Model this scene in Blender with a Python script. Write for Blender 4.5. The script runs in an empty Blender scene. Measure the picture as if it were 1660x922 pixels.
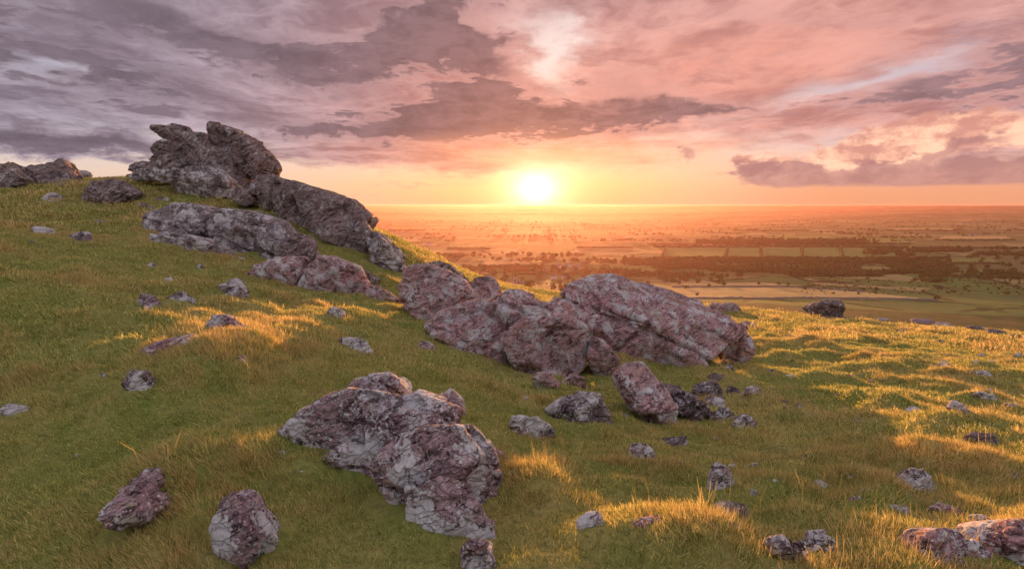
import bpy, bmesh, math
import numpy as np
from mathutils import Vector

SC = bpy.context.scene
COL = SC.collection
rng = np.random.default_rng(7)

# ------------------------------------------------------------------ camera
F_PX, W_PX, H_PX = 922.0, 1660.0, 922.0
PITCH = math.radians(7.9)
CAM = np.array((0.0, 0.0, 1.75))
cam_data = bpy.data.cameras.new('camera')
cam = bpy.data.objects.new('camera', cam_data)
COL.objects.link(cam)
cam.location = CAM
cam.rotation_euler = (math.pi / 2 - PITCH, 0, 0)
cam_data.sensor_width = 36.0
cam_data.lens = 36.0 * F_PX / W_PX
cam_data.clip_start = 0.05
cam_data.clip_end = 200000.0
SC.camera = cam

# ------------------------------------------------------------------ light
SUN_AZ, SUN_EL = 2.4, 1.65          # degrees, azimuth measured from +Y towards +X
sun_data = bpy.data.lights.new('sun', 'SUN')
sun = bpy.data.objects.new('sun', sun_data)
COL.objects.link(sun)
sun_dir = Vector((math.sin(math.radians(SUN_AZ)) * math.cos(math.radians(SUN_EL)),
                  math.cos(math.radians(SUN_AZ)) * math.cos(math.radians(SUN_EL)),
                  math.sin(math.radians(SUN_EL))))
sun.rotation_euler = sun_dir.to_track_quat('Z', 'Y').to_euler()
sun.location = (0, 0, 30)
sun_data.energy = 5.0
sun_data.angle = math.radians(0.6)
sun_data.color = (1.0, 0.45, 0.155)

SC.view_settings.view_transform = 'Standard'
SC.view_settings.look = 'None'
SC.view_settings.exposure = 0.85
SC.view_settings.gamma = 1.0
SC.view_settings.use_curve_mapping = False
SC.render.engine = 'CYCLES'
SC.cycles.use_denoising = True
SC.cycles.use_adaptive_sampling = True
SC.cycles.adaptive_threshold = 0.03
SC.cycles.adaptive_min_samples = 12
SC.cycles.max_bounces = 6
SC.cycles.diffuse_bounces = 2
SC.cycles.glossy_bounces = 1
SC.cycles.transmission_bounces = 3
SC.cycles.transparent_max_bounces = 6
SC.cycles.volume_bounces = 0
SC.cycles.sample_clamp_indirect = 4.0


class X:
    """A shader socket with arithmetic, so node trees read as formulas."""
    nt = None

    def __init__(self, s):
        self.s = s

    @staticmethod
    def put(inp, v):
        if isinstance(v, X):
            X.nt.links.new(v.s, inp)
        else:
            inp.default_value = v

    @staticmethod
    def m(op, a, b=None, c=None, clamp=False):
        n = X.nt.nodes.new('ShaderNodeMath')
        n.operation = op
        n.use_clamp = clamp
        X.put(n.inputs[0], a)
        if b is not None:
            X.put(n.inputs[1], b)
        if c is not None:
            X.put(n.inputs[2], c)
        return X(n.outputs[0])

    def __add__(a, b): return X.m('ADD', a, b)
    __radd__ = __add__
    def __sub__(a, b): return X.m('SUBTRACT', a, b)
    def __rsub__(a, b): return X.m('SUBTRACT', b, a)
    def __mul__(a, b): return X.m('MULTIPLY', a, b)
    __rmul__ = __mul__
    def __truediv__(a, b): return X.m('DIVIDE', a, b)
    def __pow__(a, b): return X.m('POWER', a, b)


def node(t, **kw):
    n = X.nt.nodes.new(t)
    for k, v in kw.items():
        setattr(n, k, v)
    return n


def sstep(v, lo, hi, a=0.0, b=1.0):
    n = node('ShaderNodeMapRange', interpolation_type='SMOOTHSTEP')
    X.put(n.inputs[0], v)
    for i, k in ((1, lo), (2, hi), (3, a), (4, b)):
        X.put(n.inputs[i], k)
    return X(n.outputs[0])


def vec(x, y, z=0.0):
    n = node('ShaderNodeCombineXYZ')
    for i, k in enumerate((x, y, z)):
        X.put(n.inputs[i], k)
    return X(n.outputs[0])


def sep(v):
    n = node('ShaderNodeSeparateXYZ')
    X.put(n.inputs[0], v)
    return X(n.outputs[0]), X(n.outputs[1]), X(n.outputs[2])


def noise(v, scale, detail=4, rough=0.55, dist=0.0, lac=2.0, out=0, dim='3D'):
    n = node('ShaderNodeTexNoise', noise_dimensions=dim)
    X.put(n.inputs['Vector'], v)
    n.inputs['Scale'].default_value = scale
    n.inputs['Detail'].default_value = detail
    n.inputs['Roughness'].default_value = rough
    n.inputs['Distortion'].default_value = dist
    n.inputs['Lacunarity'].default_value = lac
    return X(n.outputs[out])


def voro(v, scale, feature='F1', out=0, rand=1.0):
    n = node('ShaderNodeTexVoronoi', feature=feature)
    X.put(n.inputs['Vector'], v)
    n.inputs['Scale'].default_value = scale
    n.inputs['Randomness'].default_value = rand
    return X(n.outputs[out])


def rgb(c):
    return (c[0], c[1], c[2], 1.0)


def mix(f, a, b, mode='MIX'):
    n = node('ShaderNodeMix', data_type='RGBA', blend_type=mode)
    X.put(n.inputs[0], f)
    X.put(n.inputs[6], a if isinstance(a, X) else rgb(a))
    X.put(n.inputs[7], b if isinstance(b, X) else rgb(b))
    return X(n.outputs[2])


def scalec(c, k):
    n = node('ShaderNodeVectorMath', operation='SCALE')
    X.put(n.inputs[0], c if isinstance(c, X) else tuple(c))
    X.put(n.inputs[3], k)
    return X(n.outputs[0])


def addc(a, b):
    n = node('ShaderNodeVectorMath', operation='ADD')
    X.put(n.inputs[0], a)
    X.put(n.inputs[1], b if isinstance(b, X) else tuple(b))
    return X(n.outputs[0])


# ------------------------------------------------------------------ sky
world = bpy.data.worlds.new('World')
SC.world = world
world.use_nodes = True


def build_sky():
    X.nt = world.node_tree
    nt = X.nt
    nt.nodes.clear()
    out = node('ShaderNodeOutputWorld')
    bg = node('ShaderNodeBackground')
    nt.links.new(bg.outputs[0], out.inputs[0])
    sky = node('ShaderNodeTexSky', sky_type='NISHITA')
    sky.sun_disc = False
    sky.sun_elevation = math.radians(SUN_EL)
    sky.sun_rotation = math.radians(SUN_AZ)
    sky.altitude = 300
    sky.air_density = 1.2
    sky.dust_density = 2.5
    sky.ozone_density = 1.5
    g = X(node('ShaderNodeTexCoord').outputs['Generated'])
    x, y, z = sep(g)
    DEG = 57.29578
    el = X.m('ARCSINE', z) * DEG
    az = X.m('ARCTAN2', x, y) * DEG
    dotn = node('ShaderNodeVectorMath', operation='DOT_PRODUCT')
    X.put(dotn.inputs[0], g)
    dotn.inputs[1].default_value = sun_dir
    ang = X.m('ARCCOSINE', X.m('MINIMUM', X(dotn.outputs['Value']), 0.999999)) * DEG
    # cloud deck seen in perspective
    zz = X.m('MAXIMUM', z, 0.0) + 0.07
    qx, qy = x / zz, y / zz
    w1 = noise(vec(qx, qy), 0.55, 5, 0.64, dim='2D')
    w2 = noise(vec(qx + 17.0, qy + w1 * 1.6), 1.7, 5, 0.66, dim='2D')
    # warped angular coordinates for the single clouds
    wa = noise(vec(az * 0.07, el * 0.22 + 40.0), 1.0, 3, 0.6, dim='2D')
    wb = noise(vec(az * 0.09 + 31.0, el * 0.30), 1.0, 3, 0.6, dim='2D')
    wc = noise(vec(az * 0.34, el * 0.80 + wa * 2.5), 1.0, 6, 0.66, dim='2D')
    azw = az + (wa - 0.5) * 9.0 + (wc - 0.5) * 5.0
    elw = el + (wb - 0.5) * 3.2 + (wc - 0.5) * 2.4

    def bell(v, a0, e0, sa, se, rot=0.0):
        n = node('ShaderNodeMapping', vector_type='TEXTURE')
        X.put(n.inputs['Vector'], v)
        n.inputs['Location'].default_value = (a0, e0, 0.0)
        n.inputs['Rotation'].default_value = (0.0, 0.0, math.radians(rot))
        n.inputs['Scale'].default_value = (sa, se, 1.0)
        d = node('ShaderNodeVectorMath', operation='DOT_PRODUCT')
        nt.links.new(n.outputs[0], d.inputs[0])
        nt.links.new(n.outputs[0], d.inputs[1])
        return X.m('POWER', 0.36788, X(d.outputs['Value']))

    VW = vec(azw, elw)

    def blob(*p):
        return bell(VW, *p)

    # clear air
    clear = scalec(X(sky.outputs[0]), 0.10)
    strip = sstep(el, 8.0, 0.3)
    warm = X.m('EXPONENT', (ang / 26.0) * (ang / 26.0) * -1.0)
    low = mix(warm, (0.88, 0.67, 0.52), (0.95, 0.50, 0.25))
    low = mix(sstep(az, 12.0, 30.0), low, (0.92, 0.40, 0.22))
    high = mix(warm, (0.60, 0.60, 0.74), (0.95, 0.76, 0.70))
    tone = mix(strip, high, low)
    clear = addc(scalec(clear, 0.35), scalec(tone, 0.80))
    # high veil, brightened and cooled far from the sun for added fill light
    right = sstep(az, 4.0, 30.0) * sstep(az, 90.0, 50.0)
    sp = X.m('EXPONENT', (ang / 19.0) * (ang / 19.0) * -1.0)
    pinkish = X.m('ADD', sp, right * 0.50, clamp=True)
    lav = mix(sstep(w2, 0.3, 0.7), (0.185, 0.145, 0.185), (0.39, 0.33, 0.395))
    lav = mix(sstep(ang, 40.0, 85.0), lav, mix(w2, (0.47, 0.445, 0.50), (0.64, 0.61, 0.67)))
    sal = mix(sstep(w2, 0.3, 0.7), (0.58, 0.215, 0.165), (0.98, 0.41, 0.27))
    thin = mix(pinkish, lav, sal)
    thick = mix(sp, mix(right, (0.145, 0.112, 0.14), (0.25, 0.15, 0.165)), (0.27, 0.12, 0.11))
    # how much cloud
    veil = sstep(el + (w1 - 0.5) * 8.0 + (wb - 0.5) * 4.0, 2.6, 7.0)
    veil = veil - 0.95 * blob(4.0, 13.8, 2.4, 2.6) - 0.5 * blob(2.0, 16.5, 4.0, 1.6)
    veil = veil - 0.70 * blob(30.5, 10.2, 7.0, 0.9, 14.0) - 0.6 * blob(-37.0, 10.2, 5.0, 0.7, 8.0)
    veil = veil + 0.95 * blob(-38.0, 4.9, 9.0, 1.1) - 0.8 * blob(-37.0, 2.9, 16.0, 0.9)
    veil = veil - 0.6 * blob(21.0, 4.6, 7.0, 1.3)
    veil = veil + 0.6 * blob(-8.0, 4.6, 12.0, 1.3)
    veil = X.m('MAXIMUM', veil, 0.0, clamp=True)
    th = sstep(w1 * 0.62 + w2 * 0.38, 0.46, 0.62) * sstep(el, 4.0, 8.0) * 0.95
    th = th * (1.0 - 0.95 * blob(23.0, 12.5, 13.0, 3.0, 6.0)) * sstep(el, 48.0, 18.0)  # thick cloud faded out high overhead, out of view, for more fill light
    th = th + 1.0 * blob(13.0, 8.3, 9.5, 1.35, -4.0) + 0.85 * blob(-3.0, 8.0, 12.0, 1.6, 3.0)
    th = th + 0.5 * blob(22.0, 8.2, 3.0, 0.5)
    th = th + 1.0 * blob(-5.5, 14.6, 8.0, 2.4, -20.0) + 0.75 * blob(-24.0, 13.2, 13.0, 2.0, -14.0) + 0.4 * blob(-38.0, 14.5, 12.0, 2.5)
    th = th + 0.95 * blob(-38.0, 4.9, 9.5, 0.9) + 0.6 * blob(-18.0, 6.9, 7.0, 0.6) + 0.45 * blob(-30.0, 9.0, 9.0, 0.8, -6.0)
    th = th + 0.5 * blob(11.0, 11.2, 6.0, 1.6, -6.0) + 0.4 * blob(32.0, 15.0, 14.0, 1.4, -6.0)
    th = th - 1.1 * blob(4.0, 13.6, 2.4, 2.3) - 0.5 * blob(30.0, 10.0, 8.0, 1.0, 14.0) - 0.7 * blob(30.0, 6.3, 9.0, 1.2)
    th = sstep(th + (wc - 0.5) * 0.6 + (w2 - 0.5) * 0.4, 0.12, 0.80)
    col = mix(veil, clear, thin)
    thick = scalec(thick, 0.86 + 0.42 * sstep(wc * 0.6 + w2 * 0.4, 0.36, 0.64))
    col = mix(th * 0.94, col, thick)
    rim = th * (1.0 - th) * 4.0
    col = mix(rim * (0.10 + 0.45 * pinkish), col, mix(pinkish, (0.46, 0.36, 0.43), (1.0, 0.44, 0.32)))
    # glowing pink sheet on the right, warm underlight below the band
    glow = blob(22.0, 12.6, 12.0, 2.3, 7.0) * (0.35 + 0.8 * sstep(wc, 0.3, 0.7)) * 0.8
    col = mix(glow, col, (0.80, 0.35, 0.27))
    glow2 = X.m('MINIMUM', blob(4.0, 4.8, 14.0, 1.5) * 0.75, 0.9)
    col = mix(glow2, col, (0.92, 0.36, 0.17))
    # heaped clouds low on the right: pale tops, mauve bases
    puff = noise(vec(az * 0.30 + 21.0, el * 0.62 + wc), 1.0, 5, 0.6, dim='2D')
    elp = el + (puff - 0.5) * 2.6 * sstep(el, 1.2, 3.6)
    azp = az + (wc - 0.5) * 5.0

    VP = vec(azp, elp)

    def bank(*p):
        return bell(VP, *p)
    tops = 1.15 * bank(34.0, 4.9, 7.5, 1.8, 10.0) + 0.9 * bank(23.4, 3.6, 2.0, 1.2) + 0.7 * bank(46.0, 5.0, 5.0, 1.5)
    tm = sstep(tops + (wc - 0.5) * 0.6, 0.32, 0.62) * sstep(el, 1.6, 2.6)
    peach = mix(sstep(puff, 0.35, 0.65), (0.62, 0.28, 0.22), (1.1, 0.62, 0.42))
    col = mix(tm * 0.95, col, peach)
    base = 1.2 * bank(35.0, 2.5, 11.0, 0.95) + bank(50.0, 2.4, 10.0, 0.7) + 1.1 * bank(24.5, 2.9, 3.0, 1.1) \
        + 0.8 * bank(37.5, 4.6, 4.5, 0.6, 16.0)
    base = base + 0.62 * bank(16.6, 4.7, 1.1, 1.1)
    bm_ = sstep(base + (wc - 0.5) * 0.5, 0.30, 0.72)
    col = mix(bm_ * 0.85, col, mix(sstep(puff, 0.3, 0.7), (0.40, 0.19, 0.18), (0.56, 0.28, 0.24)))
    # thin dark bars over the clear strip
    bars = blob(-11.0, 1.8, 3.2, 0.16) * 0.5 + blob(-17.0, 0.65, 3.0, 0.12) * 0.35
    col = mix(bars, col, (0.72, 0.36, 0.26))
    # aureole of the low sun
    ga, ge = az - SUN_AZ, (el - SUN_EL) * 1.35
    gang = X.m('SQRT', ga * ga + ge * ge)
    a1 = X.m('EXPONENT', (gang / 1.15) * -1.0)
    a2 = X.m('EXPONENT', (gang / 4.0) * -1.0)
    a3 = X.m('EXPONENT', (ang / 13.0) * -1.0)
    col = addc(col, scalec((1.0, 0.84, 0.66), a1 * 2.5))
    col = addc(col, scalec((1.0, 0.57, 0.28), X.m('EXPONENT', (gang / 2.4) * -1.0) * 0.75))
    col = addc(col, scalec((1.0, 0.38, 0.15), a2 * 0.55))
    col = addc(col, scalec((1.0, 0.36, 0.10), a3 * 0.12))
    # below the horizon the world is never seen: keep it ground-dark
    col = mix(sstep(el, -0.6, -2.0), col, (0.10, 0.08, 0.06))
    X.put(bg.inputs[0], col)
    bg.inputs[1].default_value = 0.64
    world.cycles.sampling_method = 'MANUAL'
    world.cycles.sample_map_resolution = 512


build_sky()


# ------------------------------------------------------------------ helpers
def ray(px, py):
    """World direction of a picture point, scaled to one metre of forward travel."""
    u, v = (px - W_PX / 2) / F_PX, (H_PX / 2 - py) / F_PX
    c, s = math.cos(PITCH), math.sin(PITCH)
    d = np.array((u, c + v * s, -s + v * c))
    return d / d[1]


def at(px, py, Y):
    return CAM + ray(px, py) * Y


def _hash(ix, iy, iz, seed):
    h = (ix.astype(np.int64) * 374761393 + iy.astype(np.int64) * 668265263
         + iz.astype(np.int64) * 2147483647 + seed * 1274126177) & 0xFFFFFFFF
    h = ((h ^ (h >> 13)) * 1274126177) & 0xFFFFFFFF
    h = ((h ^ (h >> 15)) * 2246822519) & 0xFFFFFFFF
    return h ^ (h >> 16)


_G = np.random.default_rng(3).normal(size=(256, 3))
_G /= np.linalg.norm(_G, axis=1)[:, None]


def gnoise(p, seed=0):
    """Gradient noise, about -0.7..0.7, for an (n,3) array."""
    p = np.asarray(p, float)
    i = np.floor(p).astype(np.int64)
    f = p - i
    w = f * f * f * (f * (f * 6 - 15) + 10)
    r = np.zeros(len(p))
    for dx in (0, 1):
        wx = w[:, 0] if dx else 1 - w[:, 0]
        for dy in (0, 1):
            wy = w[:, 1] if dy else 1 - w[:, 1]
            for dz in (0, 1):
                wz = w[:, 2] if dz else 1 - w[:, 2]
                g = _G[_hash(i[:, 0] + dx, i[:, 1] + dy, i[:, 2] + dz, seed) & 255]
                r += wx * wy * wz * (g[:, 0] * (f[:, 0] - dx) + g[:, 1] * (f[:, 1] - dy) + g[:, 2] * (f[:, 2] - dz))
    return r


def fbm(p, octaves=4, seed=0, gain=0.5):
    p = np.asarray(p, float)
    a, r = 1.0, 0.0
    for k in range(octaves):
        r = r + a * gnoise(p * 2.03 ** k + k * 7.3, seed + k)
        a *= gain
    return r


def ridged(p, octaves=4, seed=0, gain=0.5):
    a, r = 1.0, 0.0
    for k in range(octaves):
        r = r + a * (1 - 2.4 * np.abs(gnoise(p * 2.1 ** k + k * 3.7, seed + k)))
        a *= gain
    return r


def smooth(t, a, b):
    t = np.clip((t - a) / (b - a), 0, 1)
    return t * t * (3 - 2 * t)


def v2(x, y, z=0.0):
    return np.stack([x, y, np.full_like(x, z)], 1)


def mesh_from(name, V, Q, mat=None, smooth_shade=True):
    me = bpy.data.meshes.new(name)
    V = np.asarray(V, np.float32)
    Q = np.asarray(Q, np.int32)
    k = Q.shape[1]
    me.vertices.add(len(V))
    me.vertices.foreach_set('co', V.ravel())
    me.loops.add(Q.size)
    me.loops.foreach_set('vertex_index', Q.ravel())
    me.polygons.add(len(Q))
    me.polygons.foreach_set('loop_start', np.arange(0, Q.size, k, dtype=np.int32))
    me.polygons.foreach_set('loop_total', np.full(len(Q), k, np.int32))
    me.polygons.foreach_set('use_smooth', np.full(len(Q), smooth_shade))
    me.update(calc_edges=True)
    if mat:
        me.materials.append(mat)
    return me


def link(name, me, label=None, cat=None, group=None, kind=None, parent=None, loc=None):
    o = bpy.data.objects.new(name, me)
    COL.objects.link(o)
    for k, v in (('label', label), ('category', cat), ('group', group), ('kind', kind)):
        if v:
            o[k] = v
    if parent:
        o.parent = parent
    if loc is not None:
        o.location = loc
    return o


# ------------------------------------------------------------------ terrain height
CTRL = [  # picture point and forward distance of places on the moor's turf
    (0, 922, 2.1), (400, 922, 2.0), (830, 922, 2.0), (1250, 922, 2.0), (1660, 922, 2.1),
    (100, 750, 2.9), (450, 740, 2.9), (100, 620, 3.9), (300, 600, 4.0), (300, 520, 5.4), (100, 500, 5.8),
    (100, 400, 10.0), (300, 455, 8.8), (100, 340, 14.5), (20, 300, 18.0), (130, 292, 19.0), (250, 292, 19.0),
    (300, 350, 15.0), (430, 472, 10.0), (560, 490, 9.9), (640, 500, 9.6), (700, 560, 7.3), (430, 540, 5.6),
    (830, 612, 6.8), (1000, 622, 6.9), (1150, 690, 5.0), (900, 735, 3.7), (620, 600, 4.7), (760, 700, 3.9),
    (1000, 820, 2.7), (1250, 800, 3.0), (1500, 780, 3.4), (1500, 850, 2.6), (1640, 700, 4.8),
    (1300, 640, 6.7), (1250, 560, 11.0), (1500, 620, 7.6), (1500, 560, 13.0), (1350, 516, 27.0),
    (1450, 530, 22.0), (1650, 546, 18.0), (1200, 502, 24.0), (940, 482, 27.0), (1570, 530, 25.0), (1655, 600, 9.0),
]
CP = np.array([at(*c) for c in CTRL])
EXTRA = np.array([(-6, -4, 0.9), (0, -5, 0.8), (6, -4, 0.5), (-9, 2, 1.1), (8, 1, -0.1), (-14, 8, 1.8),
                  (-24, 20, 2.7), (-12, 28, 1.2), (-5, 28, -1.0), (2, 24, -2.3), (-30, 10, 2.2), (24, 8, -2.4),
                  (30, 25, -5.2), (-9.2, 16.2, 2.0), (-6, 16.4, 1.6), (-4.1, 15.2, 0.8), (-2.9, 12.6, 0.15),
                  (-1.2, 10.8, -0.25), (0.6, 9.5, -0.55), (3.0, 10.5, -0.95), (3.4, 14, -1.45), (0, 15, -1.15)])
CP = np.vstack([CP, EXTRA])


def _tps(r2):
    return 0.5 * r2 * np.log(r2 + 1e-9)


def _fit():
    n = len(CP)
    d2 = ((CP[:, None, :2] - CP[None, :, :2]) ** 2).sum(2)
    A = np.zeros((n + 3, n + 3))
    A[:n, :n] = _tps(d2) + np.eye(n) * 0.25
    A[:n, n] = 1
    A[:n, n + 1:] = CP[:, :2]
    A[n:, :n] = A[:n, n:].T
    return np.linalg.solve(A, np.concatenate([CP[:, 2], np.zeros(3)]))


TPSW = _fit()
FAR_R = np.array([0, 20, 30, 45, 70, 120, 300, 500, 720, 900, 1200, 4000, 7000, 10000, 13500, 15600, 1e6])
FAR_Z = np.array([0, -1.5, -4.6, -10, -18, -31, -66, -92, -115, -135, -150, -152, -130, -90, 1.5, -2, -2])
MOUNDS = [(330, 600, 0.55, 0.16), (430, 745, 0.45, 0.08), (290, 790, 0.42, 0.11), (420, 560, 0.5, 0.12),
          (880, 790, 0.26, 0.11), (1130, 880, 0.26, 0.13), (1560, 690, 0.7, 0.11), (960, 680, 0.4, 0.08),
          (1540, 760, 0.4, 0.09), (1380, 890, 0.25, 0.05), (560, 735, 0.4, 0.04), (350, 480, 0.7, 0.14),
          (560, 530, 0.6, 0.12), (210, 400, 1.2, 0.12), (60, 470, 1.0, 0.14), (1010, 850, 0.22, 0.07)]


def base_h(x, y):
    x = np.asarray(x, float)
    y = np.asarray(y, float)
    n = len(CP)
    z = TPSW[n] + TPSW[n + 1] * x + TPSW[n + 2] * y
    for k in range(n):
        z = z + TPSW[k] * _tps((x - CP[k, 0]) ** 2 + (y - CP[k, 1]) ** 2)
    return z


def march0(px, py, fn):
    d = ray(px, py)
    Y = np.concatenate([np.linspace(1.0, 45, 2200), np.geomspace(45.1, 30000, 3000)])
    pts = CAM[None] + d[None] * Y[:, None]
    below = pts[:, 2] < fn(pts[:, 0], pts[:, 1])
    k = int(np.argmax(below)) if below.any() else len(Y) - 1
    return pts[k]


_mp = [march0(m[0], m[1], base_h) for m in MOUNDS]


def H(x, y):
    x = np.asarray(x, float)
    y = np.asarray(y, float)
    r = np.hypot(x, y)
    near = r < 60
    z = np.interp(r, FAR_R, FAR_Z)
    und = smooth(r, 2500, 9000)
    far = r > 1500
    if far.any():
        q = v2(x[far] / 5200, y[far] / 2600)
        z[far] += und[far] * 42 * fbm(q, 3, 5) * smooth(r[far], 2500, 7000) * (1 - 0.93 * smooth(r[far], 9500, 13000)) + 5 * gnoise(v2(x[far] / 900, y[far] / 900), 9) * smooth(r[far], 1500, 2500)
    mid = (r > 60) & (r < 1200)
    if mid.any():
        z[mid] += 2.0 * gnoise(v2(x[mid] / 70, y[mid] / 70), 8) * smooth(r[mid], 60, 150) * (1 - smooth(r[mid], 900, 1200))
    if near.any():
        xn, yn, rn = x[near], y[near], r[near]
        b = base_h(xn, yn)
        q = v2(xn / 1.35, yn / 0.85)
        hum = np.maximum(fbm(q, 3, 21, 0.45) + 0.12, -0.15) * (0.17 + 0.08 * smooth(xn, 0, 4)) * (0.6 + 0.4 * smooth(rn, 4, 9))
        big = gnoise(v2(xn / 3.1, yn / 2.2), 31) * 0.14 * smooth(rn, 4, 10)
        sm = np.maximum(gnoise(v2(xn / 0.8, yn / 0.55, 2.0), 33) + 0.05, 0) ** 1.3 * 0.55 * smooth(rn, 3.0, 6.5) * (0.5 + 0.5 * smooth(xn, 0.5, 3))
        hum = hum * (0.8 - 0.35 * smooth(xn, 0.5, 3)) + sm * 0.62 * (1 - 0.4 * smooth(rn, 14, 26))
        fine = fbm(v2(xn / 0.33, yn / 0.27), 3, 41) * 0.05
        # rounded mossy hummocks with creases between them
        bw = v2(xn / 0.62 + 0.3 * gnoise(v2(xn, yn), 61), yn / 0.46, 5.0)
        bil = np.abs(gnoise(bw, 62)) * 0.30 * smooth(rn, 1.8, 3.5) * (1 - 0.5 * smooth(rn, 10, 22)) * (0.25 + 0.75 * smooth(gnoise(v2(xn / 2.3, yn / 1.9), 63), -0.25, 0.2))
        b = b + hum + big + fine + bil - 0.03
        for (mx, my, _), m in zip(_mp, MOUNDS):
            b = b + m[3] * np.exp(-((xn - mx) ** 2 + (yn - my) ** 2) / m[2] ** 2)
        w = smooth(rn, 27, 46)
        z[near] = b * (1 - w) + z[near] * w
    return z


def ground_at(px, py):
    return march0(px, py, H)


# ------------------------------------------------------------------ materials
def new_mat(name):
    m = bpy.data.materials.new(name)
    m.use_nodes = True
    X.nt = m.node_tree
    m.node_tree.nodes.clear()
    out = node('ShaderNodeOutputMaterial')
    return m, out


def principled(out, color, rough=0.9, bump=None, bstr=0.5, bdist=0.02, spec=0.3):
    p = node('ShaderNodeBsdfPrincipled')
    X.put(p.inputs['Base Color'], color if isinstance(color, X) else rgb(color))
    X.put(p.inputs['Roughness'], rough)
    p.inputs['Specular IOR Level'].default_value = spec
    if bump is not None:
        b = node('ShaderNodeBump')
        b.inputs['Strength'].default_value = bstr
        b.inputs['Distance'].default_value = bdist
        X.put(b.inputs['Height'], bump)
        X.nt.links.new(b.outputs[0], p.inputs['Normal'])
    X.nt.links.new(p.outputs[0], out.inputs[0])
    return p


def rock_mat(name, lichen=0.5, tint=(1, 1, 1), green=0.3, moss=0.2, sc=1.0, bed=(0.0, 25.0, 0.0)):
    m, out = new_mat(name)
    geo = node('ShaderNodeNewGeometry')
    p = X(geo.outputs['Position'])
    nz = sep(X(geo.outputs['Normal']))[2]
    mp = node('ShaderNodeMapping')
    X.put(mp.inputs['Vector'], p)
    mp.inputs['Rotation'].default_value = tuple(math.radians(k) for k in bed)
    pb = X(mp.outputs[0])
    ms_ = node('ShaderNodeVectorMath', operation='MULTIPLY')
    X.put(ms_.inputs[0], pb)
    ms_.inputs[1].default_value = (1.0, 1.0, 3.4)
    pb = X(ms_.outputs[0])                       # squeezed along the bedding
    n1 = noise(p, 1.7 * sc, 4, 0.6, 0.4)
    n2 = noise(pb, 4.5 * sc, 5, 0.62, 0.3)
    n3 = noise(p, 30.0 * sc, 4, 0.7)
    n4 = noise(p, 4.4 * sc, 7, 0.70, 0.8)
    dark = tuple(a * b for a, b in zip((0.095, 0.066, 0.07), tint))
    mid = tuple(a * b for a, b in zip((0.34, 0.255, 0.265), tint))
    lite = tuple(a * b for a, b in zip((0.50, 0.415, 0.435), tint))
    c = mix(sstep(n2 * 0.6 + n1 * 0.4, 0.38, 0.58), dark, mid)
    c = mix(sstep(n3 * 0.5 + n2 * 0.5, 0.50, 0.66), c, lite)
    # rusty and brown algal stains
    c = mix(sstep(noise(pb, 1.6 * sc, 5, 0.7, 0.6), 0.54, 0.68) * 0.65, c, (0.21, 0.10, 0.065))
    # black crust lichen
    c = mix(sstep(noise(p, 9.0 * sc, 6, 0.75, 0.6), 0.56, 0.60) * 0.85, c, (0.035, 0.022, 0.026))
    # pale crust lichen in ragged plates
    big = noise(p, 2.6 * sc ** 0.7, 3, 0.55)
    lx = n4 * 0.5 + noise(p, 19.0 * sc, 6, 0.74) * 0.5
    t = 0.63 - 0.15 * lichen
    pl = sstep(lx + (big - 0.5) * 0.6, t, t + 0.02)
    c = mix(sstep(noise(p, 38.0 * sc ** 0.5, 4, 0.62) + (big - 0.5) * 0.3, 0.56, 0.61) * (0.45 + 0.4 * lichen), c, (0.66, 0.61, 0.63))
    c = mix(pl * 0.95, c, mix(n3, (0.52, 0.49, 0.51), (0.84, 0.81, 0.83)))
    # round spots
    vs = voro(p, 12.0 * sc, 'F1')
    sp_ = sstep(vs + (n3 - 0.5) * 0.3, 0.24, 0.18) * sstep(noise(p, 1.3 * sc, 2), 0.50, 0.60)
    c = mix(sp_ * min(1.0, 0.4 + lichen), c, (0.72, 0.69, 0.70))
    # yellow-green map lichen
    yg = sstep(noise(p, 8.0 * sc, 6, 0.7, 0.5), 0.59, 0.64) * sstep(noise(p, 0.9 * sc, 2), 0.46, 0.60)
    c = mix(yg * green, c, (0.40, 0.41, 0.14))
    # moss on flat tops
    ms = sstep(nz + (n2 - 0.5) * 1.2, 0.62, 0.86) * sstep(n1, 0.42, 0.62)
    c = mix(ms * moss, c, (0.15, 0.12, 0.035))
    crk = voro(addc(pb, scalec(noise(p, 4.0 * sc, 3, out=1), 0.30 / sc)), 3.2 * sc, 'DISTANCE_TO_EDGE')
    h = n3 * 0.5 + n2 * 0.35 + n4 * 0.3 + noise(p, 90.0 * sc, 3, 0.6) * 0.15 + pl * 0.06 + sstep(crk, 0.0, 0.05) * 0.5
    principled(out, c, 0.9, h, 1.0, 0.05 / sc, 0.2)
    return m


ROCK = {
    'tor': rock_mat('rock_tor', 0.25, (1.0, 0.96, 0.92), 0.35, 0.65, 1.3),
    'grey': rock_mat('rock_grey', 0.75, (0.92, 0.94, 0.95), 0.3, 0.3, 1.9),
    'slab': rock_mat('rock_slab', 0.64, (1.75, 1.34, 1.32), 0.25, 0.45, 2.4),
    'pale': rock_mat('rock_pale', 1.0, (1.1, 1.05, 1.06), 0.15, 0.15, 1.5),
    'front': rock_mat('rock_front', 0.84, (1.25, 1.12, 1.16), 0.55, 0.15, 2.2),
    'pink': rock_mat('rock_pink', 0.55, (1.35, 1.0, 1.0), 0.2, 0.1, 2.0),
    'dark': rock_mat('rock_dark', 0.30, (0.85, 0.8, 0.82), 0.3, 0.4, 1.1),
}


# ------------------------------------------------------------------ rocks
ROCK_CELLS = []
CELL = 0.04
TMP = bpy.data.objects.new('tmp', bpy.data.meshes.new('tmp'))
COL.objects.link(TMP)
_rm = TMP.modifiers.new('r', 'REMESH')
_rm.mode = 'VOXEL'


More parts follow.
